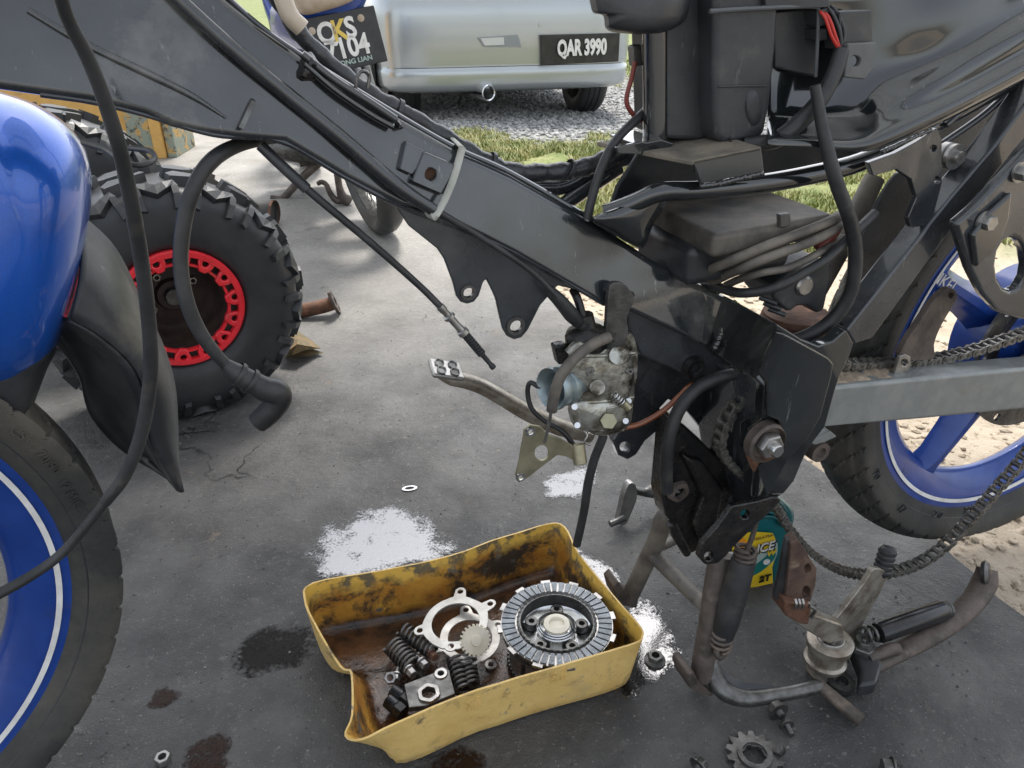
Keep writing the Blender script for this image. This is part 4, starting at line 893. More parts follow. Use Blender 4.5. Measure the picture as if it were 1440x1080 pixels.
G().lathe(bp_, cc[1] + dcc * .001, (cc[2] - cc[1]), 16).build('cable_boot', RUBBER, adj)
hose('frame_cable', [(215, -40, BW + .008), (253, 0, BW + .008), (333, 73, BW + .008), (395, 125, BW + .008), (480, 194, BW + .008), (560, 262, BW + .009), (612, 297, BW + .009)], [11, 11, 11, 10.5, 10.5, 10.5, 9], BLACK, bike, BF)
hose('throttle_cable', [(600, 288, BW + .006), (640, 312, BW + .006), (672, 331, BW + .006), (720, 362, BW + .008), (755, 388, BW + .01), (782, 416, BW + .012)], [5, 5, 4.5, 4, 4, 4], RUBBER, bike, BF)
hose('throttle_boot', [(772, 408, .043), (788, 424, .043), (803, 442, .04), (812, 452, .038)], [8, 10, 11, 9], RUBBER, bike)
# taped harness along the top
hp = [(380, -20, -.01), (420, 45, -.01), (470, 95, -.012), (520, 132, -.012), (570, 160, -.012), (620, 190, -.012), (670, 220, -.012), (715, 240, -.014), (760, 243, -.016), (810, 238, -.018), (850, 225, -.02), (890, 205, -.02), (930, 196, -.02)]
q = [BK(*p) for p in hp]; qq = catmull(q, 10); rr_ = [12.5 * mpp(p) * (1 + .10 * math.sin(i * .9) + .06 * random.uniform(-1, 1)) for i, p in enumerate(qq)]
har = G().tube(qq, rr_, 14, smooth=0).build('taped_harness', TAPE, bike, ang=70)
g = G(); c = BK(512, 118, .012); G().tube([BK(500, 125, .02), BK(503, 106, .02), BK(511, 100, .018), BK(519, 106, .016), BK(517, 124, .016)], 2.6 * mpp(c), 8).build('wire_hook', STEELD, har)
G().tube([BK(395, -10, .01), BK(408, 22, .012), BK(425, 40, .012)], 12 * mpp(c), 14).build('cream_sleeve', CREAM, har)
for x, y, w, r, pl_ in ((690, 229, -.012, 15, BK), (560, 155, -.012, 15, BK), (800, 239, -.016, 15, BK)):
    c = pl_(x, y, w); d_ = pl_(x + 12, y + 6, w) - c; k = mpp(c); G().lathe([(r * k, -.002), (r * 1.06 * k, -.0015), (r * 1.06 * k, .0015), (r * k, .002)], c, d_, 20, closed=True).build('cable_tie', PLAST, har)
# --- seat rails, battery box and airbox
hose('far_rail', [(735, 262, -.06), (790, 262, -.06), (840, 235, -.06), (905, 215, -.06)], 12, BLACK, bike)
hose('far_strut', [(790, 290, -.05), (830, 262, -.055), (870, 236, -.06)], 11, BLACK, bike)
sr = hose('seat_rail', [(850, 300, .035), (890, 286, .045), (930, 270, .055), (980, 268, .06), (1060, 260, .06), (1140, 246, .06), (1220, 224, .06), (1320, 172, .06), (1460, 95, .06)], [12, 13, 13.5, 13.5, 13.5, 13.5, 13, 12, 11], BLACKG, bike, seg=18)
pillow('rail_gusset', [(832, 308), (880, 285), (925, 266), (944, 262), (935, 290), (918, 318), (905, 348), (880, 340), (862, 328)], [(-.01, 1), (.035, 1.0), (.046, .94), (.050, .75), (.052, .4)], BLACKG, sr)
br = plate('seat_bracket', [(972, 226), (1071, 206), (1075, 241), (985, 259), (978, 240)], .078, .004, BLACKG, sr, bevel=.0015)
tpc = [BK(972, 226, .078), BK(1071, 206, .078)]; bx_ = [tpc[0], tpc[1], tpc[1] - BK.n * .10, tpc[0] - BK.n * .10 - BK.d * .035]
G().prism([p for p in bx_], UP * -.004).build('bracket_top', mat('dusty_black', (.08, .072, .06), (.2, .17, .13), rough=.8, scale=26, mix=(.35, .6)), sr, bevel=.001)
weld('rail_weld', [(985, 262), (1010, 259), (1040, 251), (1074, 243)], 4.5, BLACKG, sr, .076)
plate('front_tab', [(866, 207), (902, 199), (925, 202), (970, 226), (915, 218), (868, 216)], .030, .004, BLACKG, sr)
tb = [BK(922, 30, .012), BK(922, 60, .012), BK(922, 203, .012)]
st_ = G().tube(tb, 19 * mpp(tb[1]), 24, smooth=0).build('seat_post', BLACKG, bike)
plate('seat_post_foot', [(895, 203), (930, 196), (950, 202), (940, 210), (900, 212)], .03, .05, BLACKG, st_)
cl_ = pillow('post_clamp', [(840, -30), (832, 14), (848, 22), (852, 40), (868, 46), (905, 48), (940, 44), (968, 22), (960, -30)], [(-.05, .95), (-.02, 1), (.03, .98), (.045, .85), (.05, .5)], PLAST, bike)
# battery box: rounded box standing on the bracket
bb = plate('battery_box', [(1004, -20), (1098, -20), (1094, 60), (1084, 150), (1076, 190), (1062, 199), (1020, 203), (1008, 196), (1004, 150)], .045, .075, PLAST, bike, bevel=.012, seg=4)
plate('box_side', [(936, -20), (1010, -20), (1008, 190), (985, 198), (938, 196)], .022, .06, PLAST, bb, bevel=.004)
plate('box_dark_panel', [(1088, 16), (1150, 10), (1149, 108), (1090, 96)], .030, .05, PLAST, bb, bevel=.002)
hose('box_rim', [(998, 16, .05), (1060, 12, .05), (1130, 9, .048), (1152, 10, .046)], 3.2, mat('worn_edge', (.09, .095, .1), rough=.5), bb, smooth=2, seg=8)
hose('box_edge', [(1151, 8, .046), (1150, 50, .046), (1147, 108, .046)], 2.6, mat('worn_edge', (.09, .095, .1)), bb, smooth=2, seg=8)
pillow('box_dent', [(1052, 130), (1064, 128), (1072, 150), (1068, 172), (1056, 176), (1048, 155)], [(.045, 1), (.0466, .8), (.047, .4)], PLAST, bb)
hose('box_strap', [(1010, 122, .0455), (1040, 121, .0465), (1078, 121, .0455)], 1.5, PLAST, bb, smooth=2)
plate('box_top_cap', [(1072, -20), (1165, -24), (1168, 10), (1078, 14)], .05, .06, PLAST, bb)
hose('stub', [(1028, 194, .047), (1027, 200, .047)], 2, GREASE, bb)
wires = [(1158, 24, REDW), (1164, 26, REDW), (1170, 20, PLAST), (1176, 18, PLAST)]
for i, (x, y, m) in enumerate(wires):
    hose('wire', [(x - 8, y - 10, .045), (x + 2, y, .052), (x + 12, y + 28, .056), (1182, 72, .056)], 2.4, m, bike, seg=8)
plate('connector', [(1151, 14), (1164, 10), (1166, 34), (1153, 38)], .048, .02, PLAST, bike)
plate('connector', [(1151, 42), (1163, 40), (1164, 56), (1152, 58)], .048, .02, PLAST, bike)
hose('wire_loom', [(1184, 70, .056), (1172, 105, .06), (1152, 142, .062), (1122, 174, .06), (1092, 196, .056), (1060, 202, .05), (1045, 201, .046)], [11, 11.5, 12, 12.5, 12, 10, 8], RUBBER, bike)
plate('relay_tab', [(1193, 61), (1234, 59), (1230, 96), (1216, 112), (1187, 109)], .062, .006, mat('grey_relay', (.12, .125, .125), (.09, .09, .09), rough=.5, scale=30), bike, holes=[(1203, 86, 7.5)], bevel=.0015)
plate('relay_body', [(1180, 16), (1226, 14), (1228, 66), (1182, 70)], .055, .02, PLAST, bike)
# long breather hose
hose('breather_hose', [(1146, 120, .075), (1154, 165, .08), (1164, 212, .088), (1178, 262, .092), (1196, 312, .092), (1203, 360, .09), (1196, 410, .086), (1172, 448, .08), (1140, 470, .074), (1105, 482, .066)], [7.5, 8.5, 9.5, 10, 10, 10, 10, 10, 10, 9], RUBBER, bike, seg=16)
# airbox
ab = BK(1006, 326, .075); a_s, a_w, a_z = BK.sz(ab); be_ = BK.sz(BK(1178, 296, .075))
Ls = be_[0] - a_s; 
def bxp(s0, s1, w0, w1, z0, z1, name, m, parent, bev, tilt=(0, 0)):
    c = BK.at((s0 + s1) / 2, (w0 + w1) / 2, (z0 + z1) / 2); sl = (BK.d + UP * tilt[0]).normalized()
    return G().box(c, sl * (s1 - s0) / 2, BK.n * (w1 - w0) / 2, UP * (z1 - z0) / 2).build(name, m, parent, bevel=bev, seg=3)
DUSTP = mat('dusty_plastic', (.03, .03, .031), (.17, .145, .115), rough=.62, scale=16, mix=(.38, .7), bump=.25, bscale=120)
lid = bxp(a_s, a_s + Ls, -.055, .075, a_z - .022, a_z, 'airbox_lid', DUSTP, bike, .006, ((be_[2] - a_z) / Ls, 0))
bxp(a_s - .006, a_s + Ls * .85, -.05, .050, a_z - .058, a_z - .018, 'airbox_body', PLAST, lid, .01, ((be_[2] - a_z) / Ls, 0))
G().lathe([(0, .003), (.004, .003), (.006, .001), (.006, -.002)], BK(1102, 311, .0755), BK.n, 14).build('lid_screw', STEELD, lid)
plate('lid_notch', [(1097, 302), (1112, 300), (1113, 318), (1098, 321)], .079, .006, PLAST, lid)
for i, (pts, r, m) in enumerate((([(950, 402, -.01), (975, 390, .01), (1020, 370, .07), (1077, 346, .086), (1140, 322, .086), (1172, 308, .08), (1195, 292, .05)], 7, BROWNHOSE), ([(972, 412, -.01), (998, 398, .012), (1040, 378, .075), (1085, 360, .09), (1140, 340, .09), (1176, 320, .08), (1190, 305, .05)], 7, BROWNHOSE), ([(1000, 414, .0), (1032, 396, .05), (1070, 384, .086), (1110, 376, .088), (1155, 354, .084), (1185, 334, .06)], 5.5, BROWNHOSE), ([(985, 400, .0), (1010, 404, .03), (1042, 412, .07), (1088, 405, .092), (1130, 384, .094), (1162, 364, .092), (1188, 340, .085), (1230, 300, .07)], 7, RUBBER))):
    hose('coiled_hose', pts, r, m, bike)
hose('red_pipe', [(1150, 350, .07), (1166, 335, .07), (1176, 318, .065)], 9, DKRED, bike)
plate('air_duct', [(1085, 402), (1110, 385), (1150, 370), (1168, 368), (1170, 390), (1160, 436), (1150, 442), (1136, 430), (1120, 432), (1112, 440), (1098, 432), (1088, 420)], .062, .05, PLAST, bike, bevel=.004)
G().lathe([(0, .003), (.008, .003), (.010, .001), (.010, -.002)], BK(1131, 402, .063), BK.n, 18).build('duct_screw', STEEL, bike)
for x, y in ((1078, 418), (1084, 426), (1090, 434)): hose('duct_fin', [(x - 10, y, .055), (x + 14, y + 9, .064)], 3.5, PLAST, bike, smooth=0)
c = BK(1118, 452, .03); G().lathe([(.0, .02), (.034, .02), (.036, .012), (.036, -.03), (0, -.03)], c + UP * -.01, UP, 28).build('shock_collar', RUST, bike)
hose('shock_absorber', [(1120, 455, -.02), (1190, 330, -.03), (1230, 250, -.04)], [16, 16, 14], BROWNHOSE, bike)
plate('under_seat_panel', [(905, 204), (1000, 196), (1100, 200), (1236, 204), (1205, 246), (1150, 258), (1060, 270), (960, 288), (925, 300), (850, 318), (868, 262)], -.035, .006, PLAST, bike, bevel=.003)
# cables near the seat post
hose('black_cable', [(826, 308, .02), (832, 280, .02), (846, 235, .02), (868, 195, .015), (910, 154, .0)], 6.5, RUBBER, bike)
hose('red_cable', [(893, 86, .0), (888, 110, .0), (881, 140, .0), (888, 158, .0), (906, 172, .0)], 3.4, DKRED, bike)
plate('cable_terminal', [(890, 65), (902, 62), (904, 92), (892, 94)], .0, .01, STEELD, bike)
# --- rear inner mudguard: pressed shape lofted between its own ridges
fen_rows = [[(1078, 204, .070), (1150, 207, .078), (1200, 211, .082), (1240, 204, .084), (1315, 173, .084), (1380, 140, .084), (1470, 92, .084)],
            [(1078, 198, .068), (1150, 200, .076), (1200, 203, .082), (1240, 194, .086), (1312, 162, .088), (1376, 130, .088), (1466, 82, .088)],
            [(1078, 185, .050), (1150, 188, .058), (1205, 188, .068), (1244, 172, .074), (1310, 142, .078), (1372, 110, .078), (1460, 60, .078)],
            [(1078, 165, .030), (1150, 166, .036), (1205, 160, .048), (1246, 148, .062), (1308, 120, .074), (1368, 88, .076), (1455, 36, .076)],
            [(1078, 130, .020), (1150, 126, .026), (1200, 118, .034), (1250, 104, .044), (1308, 84, .056), (1362, 54, .062), (1450, 8, .062)],
            [(1078, 80, .015), (1150, 70, .020), (1205, 62, .028), (1256, 50, .040), (1306, 30, .052), (1356, 2, .056), (1440, -40, .056)],
            [(1078, -10, .015), (1150, -20, .018), (1205, -20, .024), (1256, -30, .032), (1300, -40, .040), (1350, -60, .044), (1440, -100, .044)]]
rows = [catmull([BK(*p) for p in r_], 6) for r_ in fen_rows]; cols = list(zip(*rows)); cols = [catmull(list(c_), 4) for c_ in cols]
mg = G().loft(cols).build('rear_inner_mudguard', BLACKG, bike, ang=80); s_ = mg.modifiers.new('solid', 'SOLIDIFY'); s_.thickness = .003
plate('number_horseshoe_bracket', [(1221, 229), (1260, 215), (1290, 199), (1318, 180), (1325, 196), (1325, 258), (1314, 300), (1300, 318), (1281, 320), (1277, 306), (1289, 278), (1281, 252), (1260, 238), (1228, 248)], .082, .006, BLACK, bike, holes=[(1313, 209, 4.5), (1318, 253, 4.5)], bevel=.002)
weld('bracket_weld', [(1240, 214), (1270, 200), (1310, 182)], 3.5, BLACKG, bike, .084)
plate('rear_hugger', [(1296, 180), (1460, 80), (1460, 150), (1330, 290), (1215, 470), (1195, 488), (1150, 486), (1180, 440), (1210, 398), (1262, 330), (1300, 300)], .018, .006, PLAST, bike, bevel=.002)
plate('splash_panel', [(1226, 302), (1262, 244), (1285, 252), (1292, 290), (1280, 330), (1228, 392), (1202, 392), (1196, 372)], .032, .005, PLAST, bike, bevel=.003, sm=3)
for pts in ([(1330, 176, .07), (1372, 140, .072), (1425, 112, .074)], [(1325, 202, .05), (1385, 160, .055), (1440, 110, .06)]): hose('rear_wire', pts, 5, BLACK, bike)
c = BK(1332, 218, .06); G().lathe([(0, .016), (.006, .016), (.006, .010), (.012, .010), (.012, .006), (.008, .004), (.012, .002), (.012, -.004), (0, -.004)], c, BK.n, 18).build('mounting_bolt', STEEL, bike)
# seat strut, flat rectangular tube
plate('rear_strut', [(1190, 466), (1338, 277), (1400, 204), (1470, 110), (1470, 160), (1424, 214), (1347, 312), (1228, 476), (1201, 484)], .086, .026, BLACK, bike, bevel=.003, seg=3)
# pillion step bracket
ps = plate('pillion_bracket', [(1344, 316), (1372, 292), (1410, 252), (1470, 190), (1490, 450), (1440, 450), (1405, 440), (1382, 415), (1365, 380), (1352, 340)], .115, .012, BLACK, bike, holes=[(1423, 372, 38, 12, 22)], bevel=.004, seg=3)
plate('bracket_facet', [(1368, 332), (1392, 300), (1425, 270), (1420, 310), (1402, 352), (1374, 378)], .121, .007, BLACKG, ps, bevel=.003)
for x, y in ((1383, 311), (1433, 242)):
    c = BK(x, y, .116); k = mpp(c); g = G(); g.lathe([(15 * k, 0), (15 * k, .002), (0, .002)], c, BK.n, 24); hexnut(g, c + BK.n * .002, BK.n, 11 * k, .008, .05); g.build('bracket_bolt', STEEL, ps)

# --- centre stand of the motorcycle
cs = hose('centre_stand', [(1016, 780, .050), (1006, 830, .062), (998, 880, .072), (990, 925, .080), (986, 952, .084)], [19, 17, 16, 16, 15], RUSTD, bike, seg=18)
plate('stand_foot', [(968, 948), (976, 945), (984, 962), (1003, 975), (1003, 981), (985, 977), (970, 968), (966, 956)], .10, .035, RUSTD, cs, bevel=.002)
hose('stand_leg', [(952, 718, -.02), (934, 730, -.035), (922, 762, -.05), (904, 800, -.062), (884, 842, -.072)], [13, 14, 13, 12.5, 12], BROWNHOSE, cs, seg=16)
plate('stand_foot', [(862, 826), (870, 818), (882, 836), (898, 846), (896, 856), (876, 852), (866, 842)], -.06, .03, RUSTD, cs, bevel=.002)
hose('cross_tube', [(918, 780, -.05), (950, 812, -.01), (975, 836, .03), (1000, 860, .068)], 10.5, BROWNHOSE, cs, seg=16, smooth=4)
hose('stub_rod', [(930, 768, -.07), (952, 758, -.09), (966, 752, -.10)], 7, BROWNHOSE, cs)
sl = [BK(1046, 786, .082), BK(1034, 830, .086), BK(1022, 874, .09), BK(1016, 896, .092)]; k = mpp(sl[0])
ss = G().tube(sl, [17 * k, 19 * k, 18 * k, 15 * k], 20, smooth=4).build('spring_sleeve', RUBBER, cs)
for a, b, r, t in ((BK(1050, 770, .08), BK(1046, 790, .082), 14 * k, 3), (BK(1017, 890, .092), BK(1012, 910, .092), 14 * k, 3)):
    G().tube(spring_pts(a, b, r, t), 3.2 * k, 7, smooth=0).build('spring_coil', RUSTD, ss, ang=80)
hose('spring_hook', [(1012, 908, .092), (1008, 916, .096), (1012, 924, .1), (1020, 918, .1)], 5, RUSTD, ss)
hose('spring_wire', [(1066, 710, .075), (1062, 740, .08), (1054, 765, .08), (1046, 782, .08)], 3.6, RUSTD, ss)
tg = [gnd(996, 925, .045), gnd(1004, 950, .032), gnd(1020, 972, .022), gnd(1050, 982, .018), (gnd(1100, 976, .018)), gnd(1154, 965, .018)]; k = mpp(tg[2])
G().tube(tg, [12 * k, 14 * k, 14 * k, 12 * k, 10 * k, 9.5 * k], 16).build('stand_tang', STEELD, cs)
plate3('tang_gusset', [gnd(1004, 930, .045), gnd(1022, 950, .034), gnd(1046, 962, .028), gnd(1086, 966, .022), gnd(1100, 976, .018), gnd(1050, 982, .018), gnd(1018, 968, .024)], [], UP * .004, PLAST, cs, bevel=.001)
tpn = [gnd(1152, 964, .018), gnd(1212, 1014, .010)]; G().tube(tpn, 9 * mpp(tpn[0]), 18, smooth=0).build('tang_pin', RUSTD, cs)
# hoses near the carrier
hose('vent_hose', [(1046, 524, .05), (1014, 530, .046), (982, 545, .042), (956, 574, .042), (942, 612, .044), (937, 655, .044), (938, 690, .04)], [8, 9, 9.5, 9.5, 9.5, 9.5, 9], RUBBER, bike, seg=14)
hose('amber_pipe', [(872, 602, .01), (900, 596, .012), (932, 578, .016), (956, 556, .02), (972, 542, .024), (992, 538, .024)], 4, COPPER, bike)
# welded lever bracket on the beam
lv = plate('cable_bracket', [(858, 402), (874, 398), (886, 408), (892, 420), (882, 448), (884, 470), (874, 500), (862, 512), (848, 505), (842, 488), (852, 462), (854, 436)], .042, .006, STEELD, bike, bevel=.002, sm=3)
c = BK(862, 496, .047); k = mpp(c); G().lathe([(5 * k, .010), (9 * k, .010), (10 * k, .008), (10 * k, 0), (15 * k, 0), (15 * k, -.003), (5 * k, -.003)], c, BK.n, 22, closed=True).build('bracket_boss', STEELD, lv)
# brake pedal on the far side
bpd = Plane(BK.at(0, -.10, 0), R(20.5))
pd = hose('brake_pedal', [(618, 526, 0), (636, 532, 0), (655, 536, 0), (680, 545, 0), (710, 562, 0), (745, 582, 0), (790, 602, 0), (830, 612, 0)], [7, 11, 11, 11, 11, 12, 12, 11], WORN, bike, bpd, seg=14)
t0 = bpd(625, 526, 0); pxd = (bpd(646, 516, .0) - bpd(604, 512, .0)).normalized(); k = mpp(t0)
fx = (BK.d * .55 - BK.n * -.0 + UP * -.18).normalized(); fy = (-BK.n * .8 + UP * .25 + BK.d * -.1).normalized(); fz = fx.cross(fy).normalized(); fy = fz.cross(fx)
padc = t0 + fz * .006
pad = G().box(padc, fx * 24 * k, fy * 19 * k, fz * 4 * k).build('pedal_pad', STEEL, pd, bevel=.003)
for i in (-1, 1):
    for j in (-1, 1): G().lathe([(0, .0), (6 * k, 0), (7 * k, .0014), (8.5 * k, .0014), (9 * k, 0)], padc + fx * 10 * i * k + fy * 8 * j * k + fz * 4.3 * k, fz, 18, fn=lambda a, q, r, h: (r * (1 if abs(math.cos(a)) > .7 else .8), h)).build('pad_ring', STEELD, pad)

# ------------------------------------------------------------------ drive chain, one object per link
WC = .055
cpx = [(1560, 405), (1490, 447), (1427, 473), (1360, 495), (1293, 508), (1237, 511), (1190, 512), (1140, 512), (1095, 520), (1060, 540), (1037, 565), (1025, 583), (1016, 602), (1011, 619), (1013, 633), (1020, 645), (1032, 658), (1050, 674), (1075, 696), (1091, 713), (1101, 730), (1116, 751), (1140, 776), (1162, 792), (1190, 804), (1220, 808), (1250, 805), (1290, 793), (1330, 766), (1365, 729), (1400, 689), (1440, 642), (1500, 560), (1560, 480)]
path = catmull([BK(x, y, WC) for x, y in cpx], 14)
PT = .0112
ch = thing('drive_chain', 'long greasy roller chain looped slack over the swingarm and hanging to the floor', 'chain', BK.at(-.2, WC, 0))
def linkmesh(outer):
    g = G(); hw = .0062 if outer else .0046; r = PT * .44
    for sg in (-1, 1):
        pl_ = []
        for k in range(9): a = math.pi / 2 + math.pi * k / 8; pl_.append(V((r * math.cos(a), r * math.sin(a), 0)))
        pl_.append(V((PT / 2, -r * .68, 0)))
        for k in range(9): a = -math.pi / 2 + math.pi * k / 8; pl_.append(V((PT + r * math.cos(a), r * math.sin(a), 0)))
        pl_.append(V((PT / 2, r * .68, 0)))
        g.prism([p + V((0, 0, sg * hw)) for p in pl_], (0, 0, .0013 * sg))
    for x in (0, PT):
        if outer: g.cyl((x, 0, -.0088), (x, 0, .0088), PT * .17, 10)
        else: g.cyl((x, 0, -.0046), (x, 0, .0046), PT * .34, 12)
    return g.mesh('chain_link')
lm = [linkmesh(True), linkmesh(False)]
CHM = mat('chain_steel', (.24, .23, .21), (.10, .092, .08), rough=.38, metal=.7, scale=150, rvar=.12)
for m_ in lm:
    m_.materials.append(CHM)
    for p in m_.polygons: p.use_smooth = True
    m_.set_sharp_from_angle(angle=R(40))
acc = 0; pts = [path[0]]; cur = path[0]; i = 1
while i < len(path):
    d_ = (path[i] - cur).length
    if d_ >= PT: cur = cur + (path[i] - cur).normalized() * PT; pts.append(cur)
    else: i += 1
for i in range(len(pts) - 1):
    inst('chain_link', lm[i % 2], basis(pts[i], pts[i + 1] - pts[i], UP, BK.n), ch)

# ------------------------------------------------------------------ carburettor hanging by its cable
cb_ = thing('carburettor', 'oily cast carburettor hanging under the frame beam by its throttle cable', 'carburettor', BK(840, 610, .03))
WCB = .035
def CB(x, y, w=0): return BK(x, y, WCB + w)
kk = mpp(CB(840, 540))
ax = (CB(772, 548, .012) - CB(830, 532, -.004)).normalized()
bell = G().lathe([(26 * kk, .0), (29 * kk, -.001), (30 * kk, .003), (27 * kk, .010), (26 * kk, .014), (28 * kk, .015), (28 * kk, .022), (26 * kk, .024), (25 * kk, .036), (22 * kk, .036), (19 * kk, .02), (21 * kk, .005)], CB(775, 547, .012), -ax, 36, closed=True).build('intake_bell', ZINC, cb_)
cbody = pillow('body', [(808, 500), (850, 488), (884, 492), (892, 530), (886, 572), (840, 584), (806, 570), (800, 530)], [(-.035, .85), (-.025, 1), (.006, 1), (.016, .92), (.02, .7)], ALU, cb_, Plane(BK.at(0, WCB, 0), R(20.5)))
pillow('float_bowl', [(802, 566), (850, 562), (886, 560), (888, 590), (876, 606), (852, 613), (822, 608), (804, 594)], [(-.035, .85), (-.025, 1), (.010, 1), (.019, .92), (.023, .6)], ALU, cb_, Plane(BK.at(0, WCB, 0), R(20.5)))
G().cyl(CB(826, 520), CB(824, 478), 24 * kk, 28).build('slide_barrel', ALU, cb_, bevel=.001)
cap = G().lathe([(0, .0), (27 * kk, 0), (28 * kk, .002), (28 * kk, .014), (25 * kk, .018), (14 * kk, .022), (11 * kk, .034), (0, .034)], CB(825, 488), (CB(823, 450) - CB(825, 488)), 36, fn=lambda a, j, r, h: (r * (1.03 if (a * 18 / 6.2832) % 1 < .5 else .98) if j in (2, 3) else r, h)).build('top_cap', GREASE, cb_)
hose('cable_elbow', [(823, 462, .035), (818, 440, .036), (812, 420, .03), (806, 408, .02)], 6, GREASE, cb_)
plate('flange_plate', [(876, 480), (890, 470), (898, 500), (894, 540), (880, 530), (874, 500)], .03, .01, ALU, cb_, bevel=.002, sm=3)
for x, y, r in ((884, 520, 6), (878, 496, 5), (862, 560, 5), (828, 520, 7), (846, 590, 4), (812, 560, 5)):
    g = G(); c = CB(x, y, .018); hexnut(g, c, BK.n, r * kk, .004, .3); g.build('screw', STEEL, cb_)
G().tube(spring_pts(CB(862, 553, .022), CB(878, 568, .026), 5 * kk, 5), 1.5 * kk, 6, smooth=0).build('idle_spring', BRIGHT, cb_, ang=80)
G().cyl(CB(876, 566, .026), CB(884, 574, .028), 6 * kk, 14).build('idle_screw', BRASSY, cb_)
for pts_, r in (([(806, 520), (818, 536), (836, 540)], 7), ([(840, 500), (846, 524), (846, 556)], 7), ([(862, 510), (862, 530), (868, 548)], 8), ([(818, 575), (850, 568), (880, 566)], 4), ([(800, 498), (812, 486), (822, 492)], 8)):
    hose('casting_rib', [(x, y, WCB + .014) for x, y in pts_], r, ALU, cb_)
for x0, y0, x1, y1, r in ((806, 566, 890, 558, 3.2), (812, 600, 876, 604, 3), (800, 500, 892, 496, 3)): hose('casting_lip', [(x0, y0, WCB + .016), ((x0 + x1) / 2, (y0 + y1) / 2 + 2, WCB + .02), (x1, y1, WCB + .014)], r, ALU, cb_, seg=8)
G().cyl(CB(870, 500, .0), CB(870, 500, .028), 13 * kk, 20).build('choke_housing', ALU, cb_, bevel=.001)
G().cyl(CB(840, 545, .0), CB(840, 545, .026), 11 * kk, 20).build('jet_boss', ALU, cb_, bevel=.001)
G().cyl(CB(856, 592, .0), CB(856, 592, .030), 12 * kk, 6).build('bowl_drain_plug', BRASSY, cb_, bevel=.0006)
G().box(CB(858, 574, .018), BK.d * 10 * kk, BK.n * .006, UP * 7 * kk).build('casting_block', ALU, cb_, bevel=.001)
G().box(CB(822, 552, .016), BK.d * 12 * kk, BK.n * .006, UP * 5 * kk).build('casting_block', ALU, cb_, bevel=.001)
for x, y in ((808, 572), (884, 564), (812, 598), (880, 592)): G().cyl(CB(x, y, .01), CB(x, y, .024), 4.2 * kk, 14).build('bowl_screw', BRIGHT, cb_)
plate('cap_lug', [(780, 488), (796, 484), (806, 494), (800, 512), (786, 514)], WCB + .004, .012, GREASE, cb_, bevel=.002)
fh = hose('fuel_hose', [(856, 474, .066), (834, 484, .07), (808, 504, .076), (788, 530, .078), (779, 558, .076), (776, 577, .074)], 8, BROWNHOSE, cb_, seg=16)
hose('bowl_wire', [(776, 572, .074), (772, 596, .070), (766, 622, .064)], 2.4, STEEL, fh)
hose('overflow_hose', [(760, 546, .03), (746, 538, .024), (742, 552, .022), (748, 575, .026), (766, 592, .03), (790, 606, .04), (808, 628, .045), (822, 650, .045)], 3.6, RUBBER, cb_)
hose('drain_hose', [(852, 602, .03), (846, 620, .03), (836, 645, .028), (827, 680, .024), (821, 720, .018), (811, 766, .010)], [6, 6.5, 6.5, 6.5, 6, 6], RUBBER, cb_)
hose('clip', [(820, 604, .05), (826, 612, .055), (822, 622, .055), (830, 626, .055)], 1.4, STEEL, cb_)
tb_ = thing('cable_stay', 'brass coloured triangular bracket plate dangling below the carburettor', 'bracket', BK(770, 660, .05))
plate('stay_plate', [(738, 604), (746, 598), (760, 600), (772, 612), (786, 616), (808, 628), (816, 638), (808, 648), (796, 642), (784, 640), (760, 658), (742, 672), (732, 677), (725, 670), (730, 650)], .056, .003, BRASSY, tb_, holes=[(746, 607, 4), (732, 671, 3.5), (762, 637, 11, 14, 10)], bevel=.0006)
for x, y in ((746, 607), (732, 671)):
    c = BK(x, y, .057); G().lathe([(4 * kk, .001), (7 * kk, .001), (7.4 * kk, 0), (4 * kk, 0)], c, BK.n, 18, closed=True).build('eyelet', BRIGHT, tb_)
c = BK(814, 642, .056); G().cyl(c - BK.n * .004 + UP * .012, c + BK.n * .004 - UP * .006, 10 * kk, 16).build('stay_barrel', BRASSY, tb_, bevel=.001)

# ------------------------------------------------------------------ loose footrest bar with peg, gear lever and side stand
fo = gnd(1155, 946); FA = Plane(fo, R(14))
fr = thing('footrest_assembly', 'greasy footrest hanger with upturned brown peg standing under the chain', 'footrest', fo)
sp_ = G().lathe([(0, 0), (.018, 0), (.020, .006), (.017, .012), (.017, .018), (.025, .020), (.026, .026), (.022, .028), (.022, .046), (.027, .048), (.028, .058), (.024, .060), (0, .060)], fo, UP, 32).build('spacer_stack', WORN, fr)
g = G(); g.lathe([(0, .003), (.016, .003), (.017, 0)], fo + UP * .060, UP, 28); g.cyl(fo + UP * .063, fo + UP * .074, .010, 6); g.build('stack_bolt', STEEL, fr, bevel=.001)
plate('hanger_plate', [(1101, 838), (1140, 848), (1148, 866), (1186, 880), (1190, 900), (1165, 906), (1130, 885), (1106, 868)], .012, .016, WORN, fr, pl=FA, bevel=.003)
pg = plate('peg_channel', [(1112, 764), (1122, 758), (1140, 786), (1149, 800), (1147, 822), (1140, 846), (1124, 848), (1104, 840), (1110, 800)],   .016, .014, mat('peg_brown', (.15, .095, .07), (.08, .05, .04), rough=.6, metal=.3, scale=40, bump=.5, bscale=160, c3=(.3, .22, .16), s3=26, m3=(.58, .7)), fr, pl=FA, holes=[(1136, 800, 7, 14, 5), (1134, 833, 9, 14, 6)], bevel=.003)
plate('peg_rubber', [(1106, 756), (1116, 760), (1114, 800), (1106, 842), (1091, 846), (1089, 838), (1098, 800)], .012, .008, RUBBER, fr, pl=FA, bevel=.004)
hose('peg_cotter', [(1138, 852, .03), (1146, 858, .032), (1140, 868, .03)], 2.4, STEELD, fr, FA)
